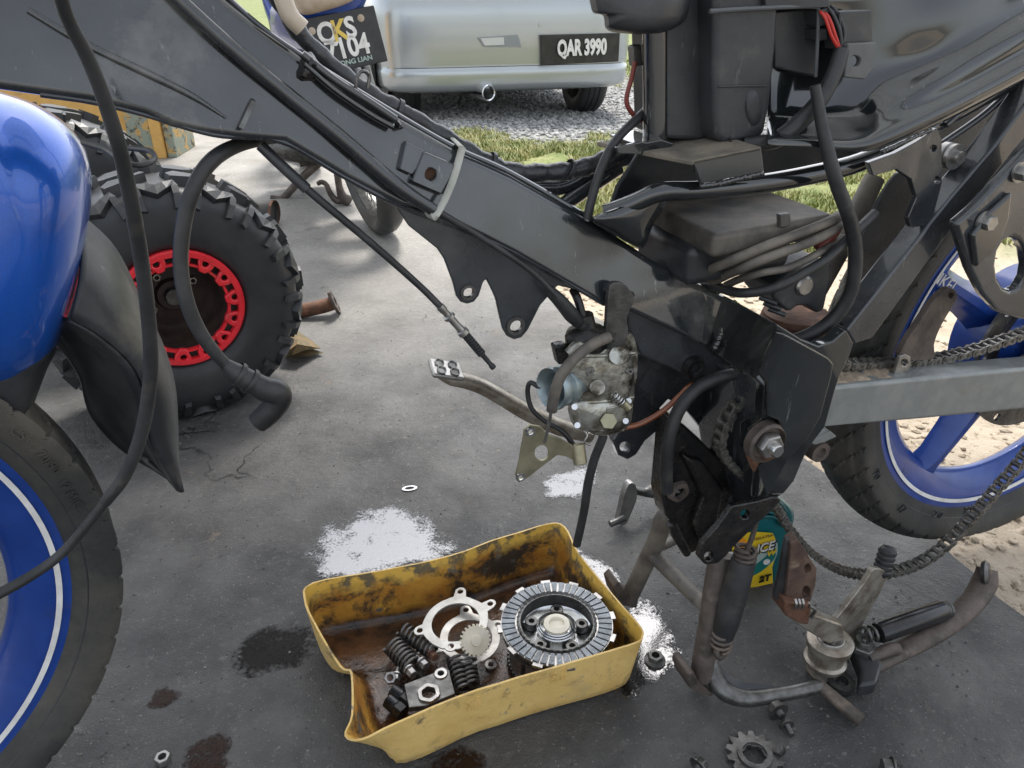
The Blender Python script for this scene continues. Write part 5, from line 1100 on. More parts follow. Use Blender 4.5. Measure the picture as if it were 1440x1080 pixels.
for i in range(3): hose('peg_spring', [(1118 + 5 * i, 842, .03), (1120 + 5 * i, 850, .034), (1118 + 5 * i, 856, .03)], 2, STEEL, fr, FA)
plate('peg_clamp', [(1104, 846), (1142, 852), (1138, 880), (1126, 878), (1104, 866)], .026, .03, RUST, fr, pl=FA, bevel=.003)
g0 = thing('gear_lever', 'silver flat gear lever with ribbed black rubber tip leaning at the spacer', 'lever', gnd(1180, 930))
GL = Plane(fo, R(26))
plate('lever_arm', [(1168, 880), (1180, 866), (1216, 820), (1230, 800), (1248, 806), (1244, 822), (1216, 874), (1194, 914), (1182, 936), (1166, 934), (1160, 910)], -.006, .007, WORN, g0, pl=GL, bevel=.002, sm=3)
t0 = GL(1236, 816, -.01); t1 = GL(1250, 770, -.02); k = mpp(t0); L_ = (t1 - t0).length; pr = [(0, 0)]
for q in range(5): z = L_ * (.2 + .15 * q); pr += [(11.5 * k, z), (12.5 * k, z + L_ * .05), (12.5 * k, z + L_ * .1), (11 * k, z + L_ * .13)]
pr += [(11 * k, L_ * .95), (8 * k, L_ * 1.03), (0, L_ * 1.05)]
G().lathe(pr, t0, t1 - t0, 24).build('lever_rubber', RUBBER, g0)
s0 = thing('side_stand', 'bent brown side stand with black sleeved spring lying on the floor', 'stand', gnd(1300, 900))
sa = [gnd(1228, 936, .022), gnd(1262, 918, .026), gnd(1300, 898, .03), gnd(1338, 874, .032), gnd(1368, 846, .034), gnd(1384, 820, .045), gnd(1388, 800, .06)]
k = mpp(sa[2]); G().tube(sa, [12 * k, 14 * k, 15 * k, 16 * k, 17 * k, 18 * k, 14 * k], 18, flat=.7).build('stand_arm', RUSTD, s0, ang=60)
G().lathe([(0, .004), (.014, .003), (.018, -.001), (.016, -.006), (0, -.010)], gnd(1388, 806, .058), V((.78, -.52, .34)), 24, fn=lambda a, j, r, h: (r * (1 + .12 * math.cos(2 * a)), h)).build('stand_shoe', STEELD, s0)
e0, e1 = gnd(1234, 890, .05), gnd(1326, 858, .05); G().lathe([(0, 0), (.012, 0), (.0135, .003), (.0135, (e1 - e0).length - .003), (.012, (e1 - e0).length), (0, (e1 - e0).length)], e0, e1 - e0, 28).build('spring_sleeve', mat('sleeve_black', (.012, .012, .013), (.02, .02, .022), rough=.25, scale=20), s0)
for a, b in ((gnd(1210, 893, .05), e0), (e1, gnd(1336, 856, .05))): G().tube(spring_pts(a, b, .009, 2.5), .0022, 7, smooth=0).build('spring_end', STEELD, s0, ang=80)
plate3('pivot_lug', [gnd(1192, 925, .012), gnd(1230, 928, .014), gnd(1236, 950, .014), gnd(1228, 978, .012), gnd(1202, 982, .010), gnd(1205, 958, .010)], [], UP * .022, PLAST, s0, bevel=.005)
g = G(); hexnut(g, gnd(1213, 912, .034), UP, .016, .008, .05); g.lathe([(0, .012), (.010, .012), (.011, .010), (.011, 0)], gnd(1213, 908, .036), UP, 20); g.build('pivot_bolt', STEELD, s0)
hose('pivot_fork', [(1222, 926, 0), (1250, 914, 0), (1262, 912, 0)], 9, RUSTD, s0, Plane(gnd(1240, 945), R(14)))
rg = G().lathe([(.008, .0), (.016, 0), (.017, .004), (.016, .009), (.009, .009)], gnd(1181, 964, .002), UP, 28, closed=True).build('steel_collar', STEELD); tag(rg, 'small round steel collar ring on floor beside the side stand', 'collar')

# ------------------------------------------------------------------ oil bottle
OB = Plane(gnd(1066, 834) + V((0, .02, 0)), R(8))
ob = thing('oil_bottle', 'teal plastic engine oil bottle with yellow label behind the centre stand', 'bottle', OB(1066, 834))
pillow('bottle_body', [(1022, 832), (1018, 800), (1014, 760), (1018, 720), (1030, 700), (1060, 692), (1090, 696), (1108, 708), (1117, 724), (1112, 750), (1107, 785), (1098, 816), (1090, 828), (1056, 834)], [(-.085, .9), (-.075, .98), (-.01, 1.0), (.0, .95), (.003, .9)], TEAL, ob, OB, 4)
plate('grip_edge', [(1084, 700), (1104, 712), (1110, 730), (1100, 745), (1092, 730), (1080, 722)], .010, .01, mat('teal_dark', (.0, .06, .07), rough=.35), ob, pl=OB, bevel=.004, sm=2)
for y in (716, 722, 728): hose('neck_ridge', [(1062, y, .008), (1082, y - 2, .009), (1094, y + 2, .007)], 2, TEAL, ob, OB, smooth=3)
lb = plate('label', [(1030, 770), (1036, 752), (1060, 748), (1087, 750), (1093, 764), (1092, 778), (1086, 798), (1087, 820), (1052, 828), (1028, 829)], .0075, .001, LYEL, ob, pl=OB, bevel=0)
plate('label_swoosh', [(1030, 790), (1056, 784), (1080, 772), (1092, 762), (1093, 778), (1085, 792), (1060, 808), (1030, 818)], .0085, .0006, LSIL, lb, pl=OB, bevel=0, sm=3)
plate('label_swoosh', [(1034, 806), (1060, 796), (1086, 776), (1090, 784), (1070, 804), (1036, 818)], .0090, .0006, LGRN, lb, pl=OB, bevel=0, sm=3)
kb = mpp(OB(1066, 790, .008)); XR = (OB.d * .98 + UP * .20).normalized()
MT = lambda x, y, w=.0098: basis(OB(x, y, w), XR, UP, OB.n)
text('label_lettering', 'ADVANCE', 21 * kb, MT(1089, 768), LBLK, lb, off=.0012, align='RIGHT', shear=.25, sx=.85)
text('label_lettering', 'ADVANCE', 21 * kb, MT(1088, 767, .0104), WHITE, lb, off=.0003, align='RIGHT', shear=.25, sx=.85)
text('label_lettering', 'W', 12 * kb, MT(1084, 778, .0104), LYEL, lb, off=.0004, shear=.25)
text('label_lettering', '2T', 15 * kb, MT(1075, 814, .0104), LBLK, lb, off=.0006, shear=.2)
text('label_lettering', 'MALAYSIA', 6 * kb, MT(1074, 756, .0104), RUST, lb, ext=.0003)
plate('label_emblem', [(1038, 770), (1039, 762), (1045, 758), (1051, 762), (1052, 770), (1045, 775)], .0104, .001, LORG, lb, pl=OB, bevel=0, sm=3)
G().lathe([(0, .0006), (5 * kb, .0006), (5 * kb, 0)], OB(1078, 790, .0098), OB.n, 18).build('label_seal', WHITE, lb)
G().cyl(OB(1046, 694, -.04), OB(1046, 676, -.04), 15 * kb, 24).build('cap', mat('cap_red', (.5, .03, .02), rough=.4), ob, bevel=.002)

# ------------------------------------------------------------------ yellow cut-down can used as drip tray
ZR = .085
rimpx = [(430, 842, ZR), (440, 820, ZR), (536, 803, ZR), (633, 782, ZR), (711, 755, ZR), (768, 738, ZR), (793, 741, ZR), (812, 778, ZR), (866, 843, ZR), (897, 878, ZR), (902, 893, ZR), (886, 905, ZR), (789, 934, ZR), (672, 969, ZR), (556, 1015, ZR), (510, 1038, ZR * .95), (487, 1033, .074), (497, 1004, .066), (496, 946, .068), (480, 936, .07), (446, 880, .08)]
rim3 = [gnd(*p) for p in rimpx]; cen = sum(rim3, V()) / len(rim3); cen.z = 0
bot3 = []
for p, q in zip(rimpx, rim3): b = V((q.x, q.y, .003)); bot3.append(b + (cen - b) * .055)
bot3[15] = gnd(552, 1056, .003); bot3[16] = gnd(532, 1040, .012); bot3[17] = gnd(524, 1012, .006); bot3[18] = gnd(514, 972, .004); bot3[19] = gnd(502, 950, .004)
tr = thing('drip_tray', 'yellow plastic can cut open lengthways as an oily drip tray on the floor', 'tray', (cen.x, cen.y, 0))
RS = catmull(rim3, 4, True); BS = catmull(bot3, 4, True); rows = []
def ringmix(t, infl=0): return [a.lerp(b, t) for a, b in zip(RS, BS)]
for t, zz in ((0, None), (.3, None), (.6, None), (.8, None)): rows.append(ringmix(t))
def inset(rg, f, z): return [V((p.x + (cen.x - p.x) * f, p.y + (cen.y - p.y) * f, z if z is not None else p.z)) for p in rg]
r9 = ringmix(.93); rows.append(inset(r9, .012, None)); rows.append(inset(BS, .05, .004)); rows.append(inset(BS, .12, .003)); rows.append(inset(BS, .5, .003))
for i_, rw_ in enumerate(rows[:5]):
    for p in rw_:
        q = noise.noise(V((p.x * 18, p.y * 18, i_ * .2))) * .0018; p.x += q; p.y -= q
g = G().loft(rows, True); n = len(RS); c0 = len(g.v); g.v.append(V((cen.x, cen.y, .003)))
for j in range(n): g.f.append([(len(rows) - 1) * n + j, (len(rows) - 1) * n + (j + 1) % n, c0]); g.mi.append(0)
def tray_material():
    m = bpy.data.materials.new('oily_yellow_plastic'); m.use_nodes = True; N = m.node_tree.nodes; L = m.node_tree.links; b = N['Principled BSDF']
    geo = N.new('ShaderNodeNewGeometry'); pos = geo.outputs['Position']
    def nz(s_, d=7, ro=.65, w=0): q = N.new('ShaderNodeTexNoise'); q.inputs['Scale'].default_value = s_; q.inputs['Detail'].default_value = d; q.inputs['Roughness'].default_value = ro; q.inputs['Distortion'].default_value = w; L.new(pos, q.inputs['Vector']); return q.outputs['Fac']
    def rng(src, a, bb, c=0, d=1): r = N.new('ShaderNodeMapRange'); r.inputs[1].default_value = a; r.inputs[2].default_value = bb; r.inputs[3].default_value = c; r.inputs[4].default_value = d; L.new(src, r.inputs[0]); return r.outputs[0]
    def mx(f, a, c):
        k_ = N.new('ShaderNodeMix'); k_.data_type = 'RGBA'
        if isinstance(f, float): k_.inputs[0].default_value = f
        else: L.new(f, k_.inputs[0])
        for i, q in ((6, a), (7, c)):
            if isinstance(q, tuple): k_.inputs[i].default_value = (*q, 1)
            else: L.new(q, k_.inputs[i])
        return k_.outputs[2]
    def mt(op, a, c):
        k_ = N.new('ShaderNodeMath'); k_.operation = op
        for i, q in ((0, a), (1, c)):
            if isinstance(q, (int, float)): k_.inputs[i].default_value = q
            else: L.new(q, k_.inputs[i])
        return k_.outputs[0]
    at = N.new('ShaderNodeAttribute'); at.attribute_name = 'inside'; ins = at.outputs['Fac']
    out = mx(rng(nz(22), .4, .7), (.72, .50, .18), (.60, .39, .12)); out = mx(rng(nz(9, 8), .56, .74), out, (.46, .35, .18)); out = mx(rng(nz(60, 4), .62, .70), out, (.26, .24, .19)); out = mx(rng(nz(7, 9, .75, .5), .55, .66), out, (.32, .22, .10)); out = mx(rng(nz(19, 8, .75, .5), .57, .66), out, (.16, .12, .07))
    inn = mx(rng(nz(12), .4, .6), (.58, .31, .05), (.40, .17, .03)); dirty = rng(nz(14, 9, .75, .3), .47, .56); inn = mx(dirty, inn, (.055, .04, .028))
    inn = mx(rng(nz(34, 6), .60, .66), inn, (.13, .12, .10))
    sep = N.new('ShaderNodeSeparateXYZ'); L.new(pos, sep.inputs[0])
    hi = rng(mt('ADD', sep.outputs[2], mt('MULTIPLY', nz(22, 6), .06)), .088, .105); inn = mx(hi, inn, mx(rng(nz(30), .5, .58), (.72, .45, .09), (.16, .13, .08)))
    low = rng(mt('ADD', sep.outputs[2], mt('MULTIPLY', nz(20), .02)), .030, .018); inn = mx(low, inn, mx(rng(nz(16, 8, .7), .42, .6), (.018, .011, .008), (.12, .052, .02)))
    c = mx(ins, out, inn); L.new(c, b.inputs['Base Color'])
    ro = N.new('ShaderNodeMix'); L.new(ins, ro.inputs[0]); ro.inputs[2].default_value = .5; L.new(rng(low, 0, 1, .32, .08), ro.inputs[3]); L.new(ro.outputs[0], b.inputs['Roughness'])
    bp = N.new('ShaderNodeBump'); bp.inputs['Strength'].default_value = .5; bp.inputs['Distance'].default_value = .002; L.new(mt('ADD', mt('MULTIPLY', nz(18, 6), 1.5), nz(130, 4)), bp.inputs['Height']); L.new(bp.outputs[0], b.inputs['Normal'])
    return m
YTRAY = tray_material()
me = g.mesh('tray_shell'); bm = bmesh.new(); bm.from_mesh(me); bmesh.ops.recalc_face_normals(bm, faces=bm.faces)
up_f = max(bm.faces, key=lambda f: -f.calc_center_median().z if abs(f.normal.z) > .9 else -9)
if up_f.normal.z < 0: bmesh.ops.reverse_faces(bm, faces=bm.faces)
ext = bmesh.ops.solidify(bm, geom=list(bm.faces), thickness=.0024)
bm.to_mesh(me); bm.free()
bm = bmesh.new(); bm.from_mesh(me); bmesh.ops.recalc_face_normals(bm, faces=bm.faces); bm.to_mesh(me); bm.free()
at = me.attributes.new('inside', 'FLOAT', 'FACE')
for p in me.polygons:
    rad_ = V((p.center.x - cen.x, p.center.y - cen.y, 0)); at.data[p.index].value = 1.0 if (p.normal.z > .5 and p.center.z < .02) or (p.normal.dot(rad_.normalized()) < -.05 and p.center.z < .0845) else 0.0
finish('tray_shell', me, YTRAY, tr, ang=50)
from mathutils.bvhtree import BVHTree
shell = bpy.data.objects['tray_shell']; bv = BVHTree.FromPolygons([v.co + WL['tray_shell'] for v in shell.data.vertices], [tuple(p.vertices) for p in shell.data.polygons])
dd_ = (rim3[12] - rim3[14]).normalized()
for x, y, s_ in ((660, 992, 'IMO'), (672, 988, 'OWL'), (778, 952, 'EVE'), (792, 947, 'OVD')):
    hit, nn_, _i, _d = bv.ray_cast(CAM, ray(x, y).normalized())
    if hit is None: continue
    nn_ = nn_ if nn_.dot(ray(x, y)) < 0 else -nn_
    text('moulded_lettering', s_, 12 * mpp(hit), basis(hit + nn_ * .0003, nn_.cross(dd_) if nn_.cross(dd_).z < 0 else dd_.cross(nn_), dd_, nn_), YTRAY, tr, ext=.0008, off=.0002)

# ------------------------------------------------------------------ parts in the tray
ct = gnd(783, 872, .078); kc = mpp(ct); Rc = 80 * kc
cl = thing('clutch_basket', 'wet steel clutch basket with ringed friction plates standing in the yellow tray', 'clutch', (ct.x, ct.y, .004))
c0 = V((ct.x, ct.y, .006))
G().lathe([(Rc * .78, .0), (Rc * .88, .0), (Rc * .88, .010), (Rc * .78, .010)], c0, UP, 180, closed=True, fn=lambda a, j, r, h: (r * (1.0 if (a * 60 / 6.2832) % 1 < .5 else .955) if j in (1, 2) else r, h)).build('ring_gear', STEELD, cl, ang=30)
hs_ = G().lathe([(0, .0), (Rc * .78, .0), (Rc * .8, .004), (Rc * .8, .056), (Rc * .75, .056), (Rc * .75, .012), (0, .012)], c0, UP, 64).build('basket', STEELD, cl, ang=40)
for i in range(12):
    a = 2 * math.pi * i / 12; dr = V((math.cos(a), math.sin(a), 0)); tt = V((-math.sin(a), math.cos(a), 0))
    G().box(c0 + dr * Rc * .80 + UP * .036, dr * Rc * .035, tt * Rc * .17, UP * .027).build('basket_finger', STEEL, cl, bevel=.001)
z_t = .0665
for i, zz in enumerate((.054, .060)):
    G().lathe([(Rc * .72, 0), (Rc * .96, 0), (Rc * .96, .0035), (Rc * .72, .0035)], c0 + UP * zz, UP, 72, closed=True).build('steel_plate', STEELD, cl)
fpz = c0 + UP * z_t
ring = G().lathe([(Rc * .70, 0), (Rc * .985, 0), (Rc * .985, .0022), (Rc * .70, .0022)], fpz, UP, 96, closed=True).build('friction_plate', STEEL, cl)
PADM = mat('wet_friction_pad', (.20, .22, .24), (.10, .11, .12), rough=.2, metal=.25, scale=60, rvar=.14, bump=.4, bscale=300)
g = G(); gm = []
def padmesh():
    g = G(); da = 2 * math.pi / 44 * .38; vs = []
    for r, w in ((.735, .9), (.97, 1)):
        for a in (-da * w, da * w): vs.append(V((math.cos(a), math.sin(a), 0)) * Rc * r)
    g.prism([vs[0], vs[2], vs[3], vs[1]], (0, 0, .0022)); m = g.mesh('friction_pad'); m.materials.append(PADM); return m
pm = padmesh()
for i in range(44): inst('friction_pad', pm, Matrix.Translation(fpz + UP * .0022) @ Matrix.Rotation(2 * math.pi * i / 44, 4, 'Z'), ring)
for i in range(12):
    a = 2 * math.pi * (i + .3) / 12; dr = V((math.cos(a), math.sin(a), 0)); tt = V((-math.sin(a), math.cos(a), 0))
    G().box(fpz + dr * Rc * 1.01 + UP * .0011, dr * Rc * .045, tt * Rc * .09, UP * .0016).build('plate_tab', STEEL, ring, bevel=.0004)
G().lathe([(Rc * .66, .004), (Rc * .70, .006), (Rc * .70, -.004), (Rc * .655, -.016), (Rc * .64, -.016), (Rc * .64, .004)], fpz, UP, 120, closed=True, fn=lambda a, j, r, h: (r * (1.015 if (a * 40 / 6.2832) % 1 < .5 else .99) if j < 2 else r, h)).build('inner_hub_ring', STEELD, cl, ang=30)
G().lathe([(Rc * .64, -.014), (Rc * .58, -.018), (Rc * .34, -.020), (Rc * .32, -.008), (Rc * .28, -.004), (Rc * .25, -.006), (Rc * .25, -.012), (0, -.012)], fpz, UP, 64).build('hub_bowl', BRIGHT, cl, ang=40)
for r_, z_ in ((.34, .0), (.31, .002), (.28, .004)): G().lathe([(Rc * r_, -.004), (Rc * (r_ + .018), -.003), (Rc * (r_ + .018), -.001), (Rc * r_, 0)], fpz + UP * (z_ - .004), UP, 48, closed=True).build('bearing_race', BRIGHT, cl)
G().lathe([(Rc * .23, -.004), (Rc * .23, .0), (Rc * .14, .0015), (Rc * .12, -.002), (0, -.002)], fpz, UP, 40).build('centre_boss', NYLON, cl)
for i in range(5):
    a = 2 * math.pi * (i + .2) / 5; g = G(); p = fpz + V((math.cos(a), math.sin(a), 0)) * Rc * .47 - UP * .018; g.lathe([(.004, .0), (.0085, 0), (.0085, .009), (.0078, .010), (.004, .010)], p, UP, 20, closed=True); g.build('spring_post', STEELD, cl)
def lobed(name, cx, cy, z, r_in, r_out, lobes, label, tiltv, m, th=.0022):
    o = gnd(cx, cy, z); k = mpp(o); nn_ = (UP + V(tiltv)).normalized(); u, w, n = frame(nn_)
    N_ = 96; outp = []
    lp = [gnd(x, y, z) - o for x, y in lobes]; la = [math.atan2(q.dot(w), q.dot(u)) for q in lp]; lr = [q.length for q in lp]
    for i in range(N_):
        a = 2 * math.pi * i / N_; r = r_out * k
        for b, q in zip(la, lr):
            d_ = abs((a - b + math.pi) % (2 * math.pi) - math.pi); s_ = 8.5 * k; dx = q * math.sin(d_)
            if d_ < .6 and abs(dx) < s_: r = max(r, q * math.cos(d_) + math.sqrt(s_ * s_ - dx * dx))
            elif d_ < .42: r = max(r, r_out * k + (.42 - d_) * 6 * k)
        outp.append(o + u * r * math.cos(a) + w * r * math.sin(a))
    hol = [[o + u * r_in * k * math.cos(2 * math.pi * i / 56) + w * r_in * k * math.sin(2 * math.pi * i / 56) for i in range(56)]]
    for b, q in zip(la, lr):
        c = o + (u * math.cos(b) + w * math.sin(b)) * q; hol.append([c + u * 4.2 * k * math.cos(2 * math.pi * i / 14) + w * 4.2 * k * math.sin(2 * math.pi * i / 14) for i in range(14)])
    ob_ = plate3(name, outp, hol, n * th, m, None, bevel=.0004); return tag(ob_, label, 'plate', 'steel retainer plates in the tray')
PALE = mat('pale_steel', (.58, .56, .52), (.46, .44, .40), rough=.4, metal=.6, scale=60, rvar=.1, bump=.1)
lobed('retainer_plate', 641, 876, .046, 34, 46, [(648, 836), (690, 855), (634, 908), (590, 884)], 'steel ring plate with bolt lobes, leaning on top of the other ring plate', (-.10, -.06, 0), PALE)
lobed('retainer_plate', 661, 898, .030, 31, 42, [(612, 914), (667, 926), (700, 880), (655, 862)], 'steel ring plate with bolt lobes, underneath the other ring plate', (.05, -.08, 0), PALE)
ng = gnd(668, 900, .050); k = mpp(ng); G().lathe([(0, 0), (14 * k, 0), (22 * k, 0), (22 * k, .006), (8 * k, .006), (7 * k, .010), (0, .010)], ng, V((.25, -.75, .62)), 176, fn=lambda a, j, r, h: (r * (1 if (a * 22 / 6.2832) % 1 < .5 else .86) if j in (2, 3) else r, h)).build('nylon_gear', NYLON, None, ang=30)
tag(bpy.data.objects['nylon_gear'], 'small white nylon gear lying on the steel ring plates', 'gear')
def spring(a, b, rpx, turns, label):
    a = gnd(*a); b = gnd(*b); k = mpp(a); o = G().tube(spring_pts(a, b, rpx * k, turns, 14), 2.3 * k, 8, smooth=0).build('clutch_spring', STEELD, None, ang=80); tag(o, label, 'spring', 'clutch springs in the tray')
spring((566, 884, .028), (610, 918, .024), 10, 8, 'dark coil clutch spring reaching under the steel ring plates')
spring((552, 906, .024), (580, 938, .022), 13.5, 7, 'dark coil clutch spring lying nearest the yellow tray end')
spring((640, 925, .022), (652, 972, .018), 11, 7, 'dark coil clutch spring beside the black square plate')
spring((656, 922, .022), (664, 965, .018), 10, 7, 'dark coil clutch spring between ring plate and tray wall')
po = thing('thrust_plate', 'oily dark plate with round bearing hole lying in the tray corner', 'plate', gnd(603, 975, .012))
zt = .034; kq = mpp(gnd(603, 965, zt))
plate3('plate_body', [gnd(x, y, zt) for x, y in ((568, 962), (610, 946), (622, 936), (632, 942), (634, 952), (640, 975), (600, 992), (575, 995))], [[gnd(x, y, zt) for x, y in circ_px(603, 976, 9, 20, 11)], [gnd(x, y, zt) for x, y in circ_px(620, 948, 3.5, 12, 4.5)]], UP * -.008, STEELD, po, bevel=.001)
G().lathe([(10 * kq, .003), (15 * kq, .003), (16 * kq, 0), (10 * kq, 0)], gnd(603, 976, zt), UP, 40, closed=True, fn=lambda a, j, r, h: (r * (1 + .04 * math.sin(6 * a)), h)).build('bearing_ring', STEEL, po)
G().lathe([(5 * kq, .002), (9 * kq, .002), (10 * kq, 0), (5 * kq, 0)], gnd(620, 948, zt), UP, 28, closed=True).build('plate_eye', STEEL, po)
def hexbar(name, a, b, rpx, label, cat, grp=None, m=None, head=None):
    a = gnd(*a); b = gnd(*b); k = mpp(a); o = thing(name, label, cat, (a.x, a.y, 0), grp); d_ = b - a
    if head: G().cyl(a, a + d_ * head, rpx * k, 6).build('bolt_head', m or STEELD, o, bevel=.0008); G().cyl(a + d_ * head, a + d_ * (head + .08), rpx * 1.25 * k, 20).build('bolt_flange', m or STEELD, o)
    g = G()
    if head:
        L_ = d_.length * (1 - head - .08); pr = [(0, 0)]; nt = max(4, int(L_ / .0016)); r_ = rpx * .5 * k
        for q in range(nt): pr += [(r_, L_ * q / nt), (r_ * .86, L_ * (q + .5) / nt)]
        pr += [(r_, L_), (0, L_)]; g.lathe(pr, a + d_ * (head + .08), d_, 16); g.build('bolt_shank', m or STEELD, o)
    else:
        g.cyl(a, a + d_ * .45, rpx * k, 6); g.cyl(a + d_ * .45, b, rpx * .9 * k, 18); g.build('socket_body', m or STEELD, o, bevel=.0008)
    return o
BLKST = mat('black_steel', (.012, .013, .014), (.03, .03, .032), rough=.25, metal=.5, scale=50)
hexbar('bolt_socket', (578, 990, .020), (552, 972, .022), 12, 'black hex socket lying beside the dark bearing plate', 'socket', None, BLKST)
hexbar('bolt_socket', (568, 1004, .018), (546, 985, .020), 12, 'black hex socket wedged at the yellow tray wall', 'socket', None, BLKST)
hexbar('clutch_bolt', (582, 950, .028), (566, 930, .026), 7, 'short bright bolt lying between springs and sockets', 'bolt', None, STEEL, .35)
hexbar('clutch_bolt', (600, 938, .030), (584, 922, .026), 7, 'short bright bolt lying under the coil spring end', 'bolt', None, STEEL, .35)
hexbar('clutch_bolt', (612, 925, .032), (600, 912, .030), 6, 'short bolt with reddish washer beside the ring plate lobe', 'bolt', None, RUST, .35)
hexbar('clutch_bolt', (556, 958, .022), (560, 938, .020), 6, 'slim bolt standing by the bright nut in the tray', 'bolt', None, STEEL, .35)
def nut(x, y, z, rpx, label, m, axv=(0, 0, 1), flange=True, h=.9):
    o = gnd(x, y, z); k = mpp(o); g = G(); hexnut(g, o, V(axv), rpx * k, rpx * h * k, .52)
    if flange: u, w, n = frame(axv); g.lathe([(rpx * .5 * k, -.001), (rpx * 1.35 * k, -.001), (rpx * 1.35 * k, .0012), (rpx * .9 * k, .003)], o, V(axv), 24)
    return tag(g.build('nut', m, None, bevel=0), label, 'nut')
for (x, y, z, r, wl_) in ((690, 935, .006, 8, 'beside the clutch basket'), (640, 985, .008, 7, 'below the coil springs'), (590, 915, .012, 7, 'between two coil springs')):
    o_ = gnd(x, y, z); k = mpp(o_); tag(G().lathe([(r * .5 * k, 0), (r * k, 0), (r * k, .0016), (r * .5 * k, .0016)], o_, V((random.uniform(-.2, .2), -.1, 1)), 24, closed=True).build('washer', STEEL), 'small steel washer in the yellow tray ' + wl_, 'washer', 'washers in the tray')
hexbar('clutch_bolt', (630, 990, .024), (612, 1000, .020), 7, 'short bolt lying between the dark bearing plate and tray wall', 'bolt', None, STEELD, .35)
nut(549, 954, .022, 9, 'bright hex nut leaning in the yellow tray beside the springs', STEEL, (.1, -.5, .8), False)
nut(921, 928, .003, 11, 'flanged hex nut standing in the wet puddle beside the tray', STEELD)
nut(230, 1070, .002, 11, 'plain steel hex nut alone on the dark floor by the front tyre', STEEL, (0, 0, 1), False)
# ------------------------------------------------------------------ small things on the floor
spk = gnd(1060, 1066, .004); k = mpp(spk)
so = thing('front_sprocket', 'small worn black chain sprocket lying flat on the floor', 'sprocket', (spk.x, spk.y, 0))
outp = []; NTH = 14
for i in range(NTH * 8):
    a = 2 * math.pi * i / (NTH * 8); ph = (a * NTH / (2 * math.pi)) % 1; r = 39 * k * (1 if ph < .38 else (1 - .20 * math.sin((ph - .38) / .62 * math.pi))); outp.append(spk + V((math.cos(a), math.sin(a), 0)) * r)
hol = [[spk + V((math.cos(a), math.sin(a), 0)) * 15 * k * (1 + .08 * (1 if int(a * 6 / 3.1416) % 2 else -1)) for a in [2 * math.pi * i / 48 for i in range(48)]]]
plate3('sprocket_disc', outp, hol, UP * .006, STEELD, so, bevel=.0008)
G().lathe([(17 * k, 0), (24 * k, 0), (24 * k, .003), (17 * k, .003)], spk + UP * .006, UP, 40, closed=True).build('sprocket_boss', STEELD, so)
hexbar('small_bolt', (1093, 1052, .016), (1100, 1060, .008), 8, 'dark bolt standing on the small worn sprocket', 'bolt', 'bolts', STEELD, .5)
hexbar('flange_bolt', (1088, 992, .012), (1100, 1008, .012), 12, 'dark flanged hex bolt lying on floor in front of the stand pin', 'bolt', None, STEELD, .55)
hexbar('flange_bolt', (1104, 1014, .006), (1114, 1034, .005), 8, 'small dark threaded screw beside the flanged hex bolt', 'screw', None, STEELD, .25)
hexbar('flange_bolt', (988, 1070, .010), (978, 1082, .008), 11, 'dark hex bolt lying left of the worn sprocket', 'bolt', None, STEELD, .6)
hexbar('flange_bolt', (1240, 1078, .008), (1268, 1082, .008), 12, 'dark bolt on the floor right of the worn sprocket', 'bolt', None, STEELD, .5)
lk = gnd(576, 687, .0015); k = mpp(lk); el = []
for i in range(28): a = 2 * math.pi * i / 28; el.append(lk + V((.97, .2, 0)) * 11 * k * math.cos(a) + V((-.2, .97, 0)) * 6 * k * math.sin(a))
hl_ = [[lk + (p - lk) * .6 for p in el]]
tag(plate3('chain_clip', el, hl_, UP * .0012, BRIGHT, None, bevel=.0003), 'tiny bright oval chain clip on the concrete above the tray', 'clip')
fpg = thing('old_footpeg', 'grey metal lever piece with a bolt lying behind the drain hose', 'lever', gnd(885, 735))
FQ = Plane(gnd(890, 738), R(25))
plate('lever_blade', [(880, 690), (886, 680), (894, 682), (896, 700), (888, 722), (880, 738), (870, 736), (874, 715)], 0, .012, STEEL, fpg, pl=FQ, bevel=.002, sm=3)
hose('lever_bolt', [(858, 737, .01), (870, 732, .01), (878, 728, .01)], 5, STEELD, fpg, FQ)
hose('lever_spindle', [(890, 688, -.01), (905, 692, -.01), (918, 690, -.01), (936, 688, -.01)], [6, 6, 11, 11], STEELD, fpg, FQ)
